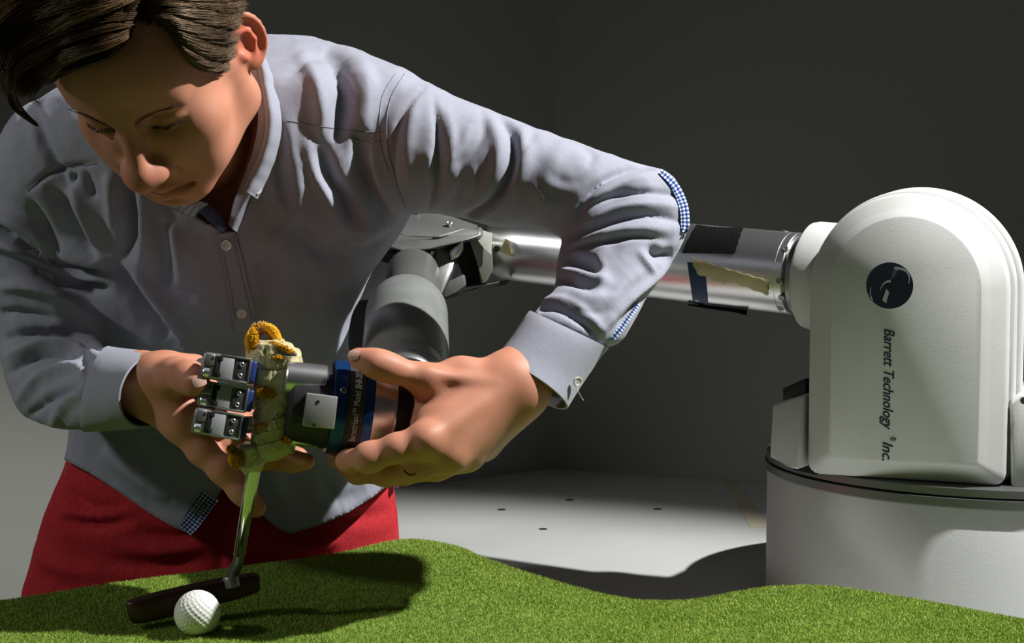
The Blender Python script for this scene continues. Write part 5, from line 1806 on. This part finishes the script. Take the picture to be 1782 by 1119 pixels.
drape([(394, 404), (402, 440), (410, 480), (420, 530), (428, 575)], [30, 33, 36, 37, 38], 0.0028, M_SHIRT, 'placket', shirt, nv=9, wave=0.0004)
seam([(384, 412), (392, 455), (401, 500), (410, 555)], lift=0.0036); seam([(406, 408), (416, 455), (426, 500), (437, 555)], lift=0.0036)
button(396, 425, 0.0056); button(421, 543, 0.0056);
seam([(168, 284), (120, 292), (82, 305), (48, 332)], 0.0006)
seam([(500, 210), (560, 220), (620, 228), (668, 230)], 0.0004)
seam([(688, 128), (666, 165), (660, 205), (662, 250), (676, 300)], 0.0004); seam([(704, 128), (680, 170), (673, 215), (676, 262), (688, 310), (706, 360)], 0.0005)
seam([(612, 240), (640, 246), (668, 245)], 0.0004)

# sleeve cuffs
def shell(st, m, name, parent, mm=30, n=80, th=0.0022, label=None):
    V, F = loft(st, mm, n, caps=False)
    Qa = np.array(F)
    nn = vnormals(V, Qa); c = V.mean(0)
    if (nn * (V - V.reshape(mm, n, 3).mean(1).repeat(n, 0))).sum() < 0: nn = -nn
    V2 = V - nn * th
    F2 = Qa[:, ::-1] + len(V)
    r0 = np.arange(n); r1 = r0 + (mm - 1) * n
    e = []
    for r in (r0, r1):
        s_ = np.roll(r, -1); e.append(np.stack([r, s_, s_ + len(V), r + len(V)], -1))
    W_ = np.vstack([V, V2])
    bm = bmesh.new(); vs_ = [bm.verts.new(p) for p in W_]
    for q in np.vstack([Qa, F2] + e): bm.faces.new([vs_[i] for i in q])
    return bm_obj(name, bm, m, parent, auto=60, label=label)
def wob(st, seed): return st
cuffL = shell([(1060, 606, 1.490, 922, 540, 1.476, .0465), (1046, 622, 1.484, 912, 552, 1.470, .0475), (1014, 668, 1.470, 886, 590, 1.456, .046), (986, 712, 1.456, 858, 627, 1.444, .043, -14, 14)], M_SHIRT, 'cuff', shirt)
cuffR = shell([(150, 752, 1.530, 188, 602, 1.520, .050), (165, 751, 1.520, 205, 605, 1.510, .051, 4, 0), (205, 749, 1.498, 240, 609, 1.490, .049, 14, 0), (252, 745, 1.480, 274, 614, 1.472, .0465, 34, 2)], M_SHIRT, 'cuff', shirt)
CB = P(1003, 664, 1.432)
button(0, 0, 0.0048, nrm=np.array(-CF * 0.8 + CR * 0.5 - CU * 0.2) / np.linalg.norm(-CF * 0.8 + CR * 0.5 - CU * 0.2), pos=CB + CR * 0.001)
v_, f_ = tube_arrays(cr([P(1004, 668, 1.430), P(1006, 680, 1.428), P(1012, 692, 1.430), P(1016, 697, 1.430)], 12), 0.0003, 5)
mesh_obj('loose_thread', v_, f_, M_BUTTON, shirt)
v_, f_ = tube_arrays(cr([hit(425, 549)[0] - CF * .004, hit(430, 556)[0] - CF * .008, hit(434, 562)[0] - CF * .012], 12), 0.0003, 5)
mesh_obj('loose_thread', v_, f_, M_BUTTON, shirt)

# gingham facings
drape([(366, 862), (350, 885), (334, 908), (322, 922)], [34, 33, 31, 27], 0.0025, M_GING, 'gingham_facing', shirt, nv=9)
drape([(1148, 300), (1172, 325), (1187, 360), (1190, 395), (1188, 405)], [8, 13, 15, 14, 9], 0.0020, M_GING, 'gingham_facing', shirt, nv=7)
drape([(1110, 530), (1094, 552), (1078, 573), (1064, 590)], [4, 7, 9, 8], 0.0018, M_GING, 'gingham_facing', shirt, nv=5)
M_GREEN = mat('green_stitch', (0.16, 0.36, 0.06), 0.8)
for k_, (a_, b_) in enumerate((((336, 868), (362, 882)), ((330, 880), (352, 892)), ((352, 862), (338, 898)), ((362, 868), (350, 896)))):
    pa = [hit(a_[0] + (b_[0] - a_[0]) * t, a_[1] + (b_[1] - a_[1]) * t) for t in np.linspace(0, 1, 6)]
    pa = [h[0] + h[1] * 0.0034 for h in pa if h]
    if len(pa) > 2:
        v_, f_ = tube_arrays(pa, 0.0005, 5); mesh_obj('green_stitching', v_, f_, M_GREEN, shirt)

# collar: stand plus fold-over leaves built as a swept double strip
def on_shirt(pts, lift):
    out = []
    for (x, y, d) in pts:
        h = hit(x, y, bvh0)
        out.append((x, y, (proj(h[0])[2] - lift) if h else d))
    D_ = [p[2] for p in out]
    return [(p[0], p[1], float(np.mean(D_[max(0, i - 1):i + 2]))) for i, p in enumerate(out)]
def ribbon(inner, outer, name, parent, m, th=0.0016, nv=10, bulge=0.006, n=60):
    A = cr([P(*p) for p in inner], n); B = cr([P(*p) for p in outer], n)
    V = np.zeros((n, nv, 3))
    for j in range(nv):
        v = j / (nv - 1)
        V[:, j] = A * (1 - v) + B * v - CF * (bulge * math.sin(math.pi * v)) + CU * (0.0005 * np.sin(np.arange(n) * 0.9))[:, None]
    Vf = V.reshape(-1, 3); Q = grid_faces(n, nv)
    nn = vnormals(Vf, Q)
    W_ = np.vstack([Vf + nn * th / 2, Vf - nn * th / 2])
    idx = np.arange(n * nv).reshape(n, nv)
    loop = np.concatenate([idx[:, 0], idx[-1, 1:], idx[-2::-1, -1], idx[0, -2:0:-1]]); l2 = np.roll(loop, -1)
    F = np.vstack([Q, Q[:, ::-1] + n * nv, np.stack([loop, l2, l2 + n * nv, loop + n * nv], -1)])
    bm = bmesh.new(); vs_ = [bm.verts.new(p) for p in W_]
    for q in F: bm.faces.new([vs_[i] for i in q])
    return bm_obj(name, bm, m, parent, auto=50)
# his left leaf (photo right)
ribbon(on_shirt([(438, 84, 1.60), (450, 122, 1.575), (461, 175, 1.555), (463, 225, 1.545), (452, 270, 1.535), (436, 304, 1.525), (424, 330, 1.518)], 0.016),
       on_shirt([(462, 104, 1.600), (478, 146, 1.580), (487, 195, 1.558), (488, 230, 1.545), (478, 275, 1.533), (462, 315, 1.523), (447, 346, 1.515)], 0.004), 'collar', shirt, M_SHIRT, 0.0022, bulge=0.010)
ribbon(on_shirt([(430, 100, 1.605), (442, 150, 1.58), (450, 200, 1.565), (444, 250, 1.555), (428, 300, 1.545), (410, 345, 1.535), (398, 392, 1.53)], 0.000),
       on_shirt([(446, 110, 1.600), (462, 150, 1.575), (472, 200, 1.56), (466, 250, 1.55), (450, 300, 1.54), (432, 350, 1.53), (412, 404, 1.528)], 0.003), 'collar_stand', shirt, M_SHIRT, 0.0014, bulge=0.003)
# his right leaf (photo left, only its tip clears the chin)
ribbon(on_shirt([(250, 250, 1.57), (280, 300, 1.555), (305, 330, 1.545), (335, 346, 1.535), (350, 352, 1.53), (362, 356, 1.53)], 0.012),
       on_shirt([(215, 300, 1.565), (250, 335, 1.550), (280, 352, 1.540), (305, 362, 1.53), (325, 372, 1.528), (338, 378, 1.528)], 0.004), 'collar', shirt, M_SHIRT, 0.0022, bulge=0.008)
fc = ribbon(on_shirt([(346, 348, 1.529), (368, 360, 1.528), (384, 376, 1.527), (394, 398, 1.527)], .006), on_shirt([(336, 360, 1.529), (352, 374, 1.528), (370, 390, 1.5265), (388, 406, 1.526)], .003), 'collar_facing', shirt, mat('navy_check_facing', (0.05, 0.07, 0.15), 0.85), 0.0012, bulge=0.003, n=24)
button(0, 0, 0.0046, nrm=-CF * 0.9 + CR * 0.3 + CU * 0.2, pos=P(447, 331, proj(hit(447, 331, bvh0)[0])[2] - 0.0095))

# --- trousers
HIP = [(128, 772, 1.840, 676, 790, 1.840, .095), (108, 830, 1.840, 686, 850, 1.840, .100), (84, 885, 1.8405, 692, 900, 1.840, .104), (66, 940, 1.850, 697, 950, 1.850, .106), (50, 1000, 1.860, 702, 1010, 1.850, .108), (38, 1050, 1.860, 706, 1060, 1.860, .108), (30, 1110, 1.870, 712, 1110, 1.870, .106)]
zf = 1.890
LEGa = [(30, 1100, 1.870, 385, 1100, 1.870, .100), (40, 1300, 1.890, 380, 1300, 1.890, .090), (70, 1500, 1.920, 340, 1500, 1.920, .075), (90, 1750, 1.95, 310, 1750, 1.95, .065), (100, 1960, 1.97, 300, 1960, 1.97, .065)]
LEGb = [(372, 1100, 1.870, 712, 1100, 1.870, .100), (400, 1300, 1.890, 712, 1300, 1.890, .090), (430, 1500, 1.920, 690, 1500, 1.920, .075), (450, 1750, 1.95, 670, 1750, 1.95, .065), (460, 1960, 1.97, 660, 1960, 1.97, .065)]
VP, QP = voxel_union([loft(HIP, 50, 100, sq=0.9), loft(LEGa, 40, 60), loft(LEGb, 40, 60)], 0.005, 6)
PF = [([(386, 850), (388, 920), (386, 1000), (388, 1060)], 5, -5, .3), ([(400, 860), (402, 930), (400, 1000)], 7, 3), ([(110, 905), (170, 915), (230, 905)], 8, -7), ([(100, 890), (170, 895), (240, 885)], 8, 4),
      ([(210, 950), (280, 960), (360, 950)], 10, 4), ([(180, 975), (260, 985), (340, 980)], 9, -4), ([(120, 850), (150, 880), (220, 890)], 10, -4), ([(200, 1000), (280, 1005), (370, 995)], 8, 3.5), ([(230, 925), (320, 935), (380, 925)], 8, -4),
      ([(420, 960), (500, 955), (600, 940)], 9, 4), ([(420, 985), (500, 985), (580, 965)], 9, -4), ([(60, 960), (110, 990), (180, 1000)], 12, 4), ([(560, 890), (620, 900), (680, 890)], 12, -4)]
VP = rand_wrinkle(VP, vnormals(VP, QP), 14, 0.0016, (1, 1, 1.3), 5)
VP, _ = folds(VP, QP, PF, 1.6)
VP = laplace(VP, QP, 2)
trs = mesh_obj('trousers', VP, QP, M_RED, person, True, label='red cotton trousers')
M_SHOE = mat('dark_leather', (0.03, 0.02, 0.015), 0.5)
for (a_, D_) in ((200, 1.95), (560, 1.95)):
    q = P(a_, 1960, D_); q[2] = 0.0
    V, F = loft([(0, 0, 1, 1, 0, 1, .01)] * 2, 2, 4)
    bm = bmesh.new()
    bmesh.ops.create_uvsphere(bm, u_segments=24, v_segments=14, radius=1.0)
    for v in bm.verts:
        z = max(v.co.z, -0.55)
        v.co = Vector((q[0] + v.co.x * (0.048 - 0.008 * v.co.y), q[1] - 0.06 - v.co.y * 0.14 * -1 - 0.0, 0.048 + z * (0.085 if v.co.y > 0.2 else 0.055)))
    bm_obj('shoe', bm, M_SHOE, person, auto=40)
# ------------------------------------------------------------------ hair
M_HAIR = mat('brown_hair', (0.055, 0.032, 0.016), 0.42, spec=0.55)
M_HAIR.node_tree.nodes['Principled BSDF'].inputs['Specular Tint'].default_value = (1.0, 0.72, 0.45, 1)
M_HAIR.node_tree.nodes['Principled BSDF'].inputs['Coat Weight'].default_value = 0.0
N, L, b = nodes(M_HAIR)
at = N.new('ShaderNodeAttribute'); at.attribute_name = 'tint'; L.new(at.outputs['Color'], b.inputs['Base Color'])
HAIRP = np.array([(-60, -300), (-25, 60), (10, 150), (86, 142), (150, 119), (202, 98), (228, 62), (238, 40), (256, 36), (283, 62), (313, 108), (358, 126), (384, 127), (399, 100), (413, 78), (414, 40), (428, 20), (450, -20), (480, -300)], float)
bh = BVHTree.FromPolygons([Vector(v) for v in Vhw], [tuple(q) for q in Qh.tolist()])
hx, hy, hd = proj(Vhw)
Nh = vnormals(Vhw, Qh)
vf = (Nh @ -CF) > -0.15
lz, ly, lx = Vh_local[:, 2], Vh_local[:, 1], np.abs(Vh_local[:, 0])
earz = (lx > 0.070) & (ly > -0.045) & (ly < 0.012) & (lz < 0.045)
loc = ((ly < 0.02) & (lz > -0.045 + 0.6 * np.clip(ly + 0.05, 0, 1))) | (lz > 0.085)
pol = in_poly(hx, hy, HAIRP)
sel = np.where(vf & (hy > -60), pol, loc) & ~earz
Qc = Qh[sel[Qh].all(1)]
used = np.unique(Qc); rem = np.full(len(Vhw), -1); rem[used] = np.arange(len(used))
capV = Vhw[used] + Nh[used] * 0.0032
hair = mesh_obj('hair', capV, rem[Qc], M_HAIR, person, True, label='medium-length brown hair falling forward')
ca = hair.data.color_attributes.new('tint', 'FLOAT_COLOR', 'POINT')
cols = np.ones((len(capV), 4), np.float32); cols[:, :3] = (0.030, 0.018, 0.010); ca.data.foreach_set('color', cols.ravel())

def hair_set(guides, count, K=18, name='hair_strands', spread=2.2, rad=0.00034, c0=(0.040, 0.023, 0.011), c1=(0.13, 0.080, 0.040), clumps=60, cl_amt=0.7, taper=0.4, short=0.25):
    """guides: rows of (px, py, lift) from root to tip, ordered across the lock"""
    G = []
    for g in guides:
        c = cr(np.array(g, float), K)
        pts = []; lastD = None; Ds = []
        for x, y, l in c:
            h = bh.ray_cast(Vector(CO), Vector((P(x, y, 1.0) - CO) / np.linalg.norm(P(x, y, 1.0) - CO)))
            Ds.append(proj(np.array(h[0]))[2] if h[0] is not None else np.nan)
        Ds = np.array(Ds); ok = ~np.isnan(Ds)
        if ok.any(): 
            Ds = np.interp(np.arange(K), np.where(ok)[0], Ds[ok])
        else: Ds[:] = 1.44
        for it in range(3): Ds[1:-1] = (Ds[:-2] + Ds[1:-1] + Ds[2:]) / 3
        G.append(np.array([P(x, y, D - l) for (x, y, l), D in zip(c, Ds)]))
    G = np.array(G)
    ng = len(G)
    u = rng.uniform(0, ng - 1, count)
    cl = rng.uniform(0, ng - 1, clumps)
    near = cl[np.argmin(np.abs(u[:, None] - cl[None]), 1)]
    t = np.linspace(0, 1, K)[None, :]
    uu = u[:, None] * (1 - cl_amt * t ** 0.8) + near[:, None] * (cl_amt * t ** 0.8)
    uu = np.clip(uu, 0, ng - 1.0001)
    i0 = uu.astype(int); fr = (uu - i0)[..., None]
    k = np.broadcast_to(np.arange(K)[None], uu.shape)
    Pt = G[i0, k] * (1 - fr) + G[i0 + 1, k] * fr
    ph = rng.uniform(0, 6.28, (count, 3)); fq = rng.uniform(2, 6, (count, 3))
    cph = near[:, None] * 7.0 + np.array([0, 2, 4])[None]
    wob_ = np.sin(t[..., None] * fq[:, None] + ph[:, None]) * 0.0009 * spread + np.sin(t[..., None] * 5 + cph[:, None]) * 0.0012 * spread
    Pt = Pt + wob_ * (0.15 + t[..., None]) - CF * (rng.uniform(-0.5, 1.0, (count, 1, 1)) * 0.0022 * spread * 0.6)
    # random root offset along the strand and shortened tips
    s0 = rng.uniform(0, 0.35, count); s1 = 1 - rng.uniform(0, short, count)
    tq = s0[:, None] + (s1 - s0)[:, None] * np.linspace(0, 1, K)[None]
    fi = np.clip(tq * (K - 1), 0, K - 1.001); a0 = fi.astype(int); ff = (fi - a0)[..., None]
    r_ = np.arange(count)[:, None]
    Pt = Pt[r_, a0] * (1 - ff) + Pt[r_, a0 + 1] * ff
    R_ = rad * (1 - (1 - taper) * np.linspace(0, 1, K) ** 2)[None] * rng.uniform(0.7, 1.3, (count, 1))
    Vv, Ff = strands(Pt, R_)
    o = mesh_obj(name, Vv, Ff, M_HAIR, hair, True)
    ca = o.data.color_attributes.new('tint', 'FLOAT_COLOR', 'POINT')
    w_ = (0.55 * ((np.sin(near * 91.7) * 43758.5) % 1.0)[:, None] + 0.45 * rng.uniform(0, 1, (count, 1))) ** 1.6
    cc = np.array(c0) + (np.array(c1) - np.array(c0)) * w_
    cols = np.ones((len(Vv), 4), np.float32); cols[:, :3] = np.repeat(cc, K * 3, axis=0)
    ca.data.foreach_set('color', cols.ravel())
    tag(o, kind='stuff')
    return o
# front mass swept to the photo's left
hair_set([[(226, 66, .002), (196, 84, .010), (150, 104, .016), (104, 122, .022), (66, 138, .028), (44, 150, .030)],
          [(234, 46, .002), (190, 58, .012), (135, 78, .018), (84, 104, .024), (46, 132, .030), (26, 156, .030)],
          [(240, 24, .003), (186, 30, .013), (122, 48, .020), (64, 80, .026), (26, 118, .030), (14, 160, .030)],
          [(246, 0, .003), (186, 2, .013), (116, 16, .020), (50, 48, .026), (8, 92, .030), (4, 150, .030)],
          [(256, -30, .003), (190, -32, .013), (110, -20, .020), (36, 10, .026), (-14, 60, .030), (-12, 120, .030)],
          [(266, -70, .003), (196, -78, .013), (104, -64, .020), (20, -30, .026), (-34, 30, .030), (-30, 90, .030)]], 5200, clumps=60, spread=4.2, c0=(0.045, 0.026, 0.012), c1=(0.19, 0.115, 0.055))
hair_set([[(250, -10, .006), (196, 14, .018), (146, 40, .024), (100, 74, .028), (62, 108, .032)],
          [(262, -30, .006), (190, -8, .020), (124, 14, .026), (66, 48, .030), (24, 92, .032)],
          [(276, -60, .006), (190, -50, .022), (104, -24, .028), (34, 16, .032), (2, 70, .032)]], 1500, clumps=34, spread=5.0, c0=(0.09, 0.052, 0.024), c1=(0.27, 0.17, 0.085))
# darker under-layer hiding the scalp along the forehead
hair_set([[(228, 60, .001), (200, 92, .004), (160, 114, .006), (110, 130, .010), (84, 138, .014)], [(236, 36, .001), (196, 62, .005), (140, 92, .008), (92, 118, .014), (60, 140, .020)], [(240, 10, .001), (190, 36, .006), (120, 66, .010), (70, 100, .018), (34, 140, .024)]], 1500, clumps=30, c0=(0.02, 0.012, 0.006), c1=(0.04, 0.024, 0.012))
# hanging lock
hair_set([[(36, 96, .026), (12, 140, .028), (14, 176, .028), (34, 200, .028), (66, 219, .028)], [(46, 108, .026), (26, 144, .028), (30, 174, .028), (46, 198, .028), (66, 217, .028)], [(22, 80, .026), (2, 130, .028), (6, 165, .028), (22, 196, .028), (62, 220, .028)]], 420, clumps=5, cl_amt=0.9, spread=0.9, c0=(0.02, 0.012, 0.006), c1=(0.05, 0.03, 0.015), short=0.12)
hair_set([[(60, 120, .026), (38, 142, .028), (44, 162, .028), (58, 178, .028), (72, 186, .028)], [(66, 126, .026), (50, 142, .028), (56, 160, .028), (66, 174, .028), (73, 182, .028)]], 14, clumps=4, spread=1.5, short=0.2)
# crown hair filling the parting above the forehead
hair_set([[(330, -90, .008), (286, -50, .008), (262, -14, .006), (248, 14, .003), (238, 40, .001)],
          [(350, -80, .008), (308, -40, .008), (282, -6, .006), (262, 18, .003), (250, 38, .001)],
          [(370, -70, .008), (330, -30, .008), (304, 4, .006), (282, 26, .003), (268, 42, .001)],
          [(390, -60, .008), (350, -20, .008), (326, 14, .006), (304, 38, .003), (290, 52, .002)]], 1100, clumps=22, spread=1.6, c0=(0.03, 0.018, 0.009), c1=(0.09, 0.055, 0.028))
hair_set([[(300, -90, .006), (262, -40, .008), (240, 0, .010), (222, 36, .008), (204, 74, .006)],
          [(280, -90, .006), (236, -40, .012), (204, 4, .014), (178, 48, .012), (160, 92, .010)]], 500, clumps=12, spread=1.6, c0=(0.03, 0.018, 0.009), c1=(0.08, 0.05, 0.025))
# side hair running back to the ear
hair_set([[(322, 98, .002), (340, 118, .006), (362, 128, .008), (380, 128, .006), (392, 116, .003)],
          [(292, 55, .004), (318, 84, .018), (352, 106, .019), (384, 108, .012), (404, 92, .008)],
          [(276, 40, .004), (310, 58, .022), (350, 74, .024), (388, 78, .014), (412, 66, .008)],
          [(258, 30, .004), (298, 36, .024), (346, 44, .021), (390, 46, .016), (414, 38, .008)],
          [(256, 8, .002), (300, 8, .021), (350, 14, .023), (396, 18, .018), (424, 16, .008)],
          [(262, -24, .002), (306, -26, .023), (356, -20, .025), (404, -12, .018), (434, -8, .010)],
          [(270, -70, .002), (316, -70, .025), (366, -60, .025), (414, -46, .018), (446, -30, .010)]], 6200, clumps=80, spread=2.3, short=0.35, c0=(0.050, 0.031, 0.017), c1=(0.15, 0.10, 0.06), rad=0.0003)

# eyebrows and lashes in head coordinates
M_BROW = mat('dark_brow_hair', (0.045, 0.026, 0.015), 0.6)
def facial(name, root_fn, dir_fn, n_, ln_, rad_):
    K = 5
    rt = []; dr = []
    for _ in range(n_):
        a = rng.uniform(0, 1); b_ = rng.normal(0, 1)
        p = root_fn(a, b_); q = Vhw[np.argmin(((Vhw - h2w(p)) ** 2).sum(1))]
        rt.append(q); dr.append(HM @ (np.array(dir_fn(a, b_)) / np.linalg.norm(dir_fn(a, b_))))
    rt = np.array(rt); dr = np.array(dr)
    t = np.linspace(0, 1, K)[None, :, None]
    pth = rt[:, None] + dr[:, None] * t * ln_ + (HM @ np.array([0, 1.0, 0]))[None, None] * (0.0010 * np.sin(t * 3.0))
    Vv, Ff = strands(pth, (rad_ * (1 - 0.6 * np.linspace(0, 1, K)))[None])
    o = mesh_obj(name, Vv, Ff, M_BROW, body, True); tag(o, kind='stuff')
for s in (1, -1):
    facial('eyebrow', lambda a, b_: (s * (0.011 + 0.036 * a), 0.094 - 0.022 * a * a, 0.0220 + 0.006 * math.sin(a * 2.4) + b_ * 0.0027 * (1 - 0.4 * a)), lambda a, b_: (s * (0.9), -0.25 * a, 0.5 - 0.7 * a), 140, 0.0068, 0.00016)
    facial('eyelashes', lambda a, b_: (s * (0.0175 + 0.027 * a), 0.080 + 0.006 * math.sin(a * 3.1) - 0.004 * a, 0.0058 + 0.002 * a), lambda a, b_: (s * (0.9 * (a - 0.3) + b_ * 0.3), 0.35, -0.35), 150, 0.0030, 0.00022)
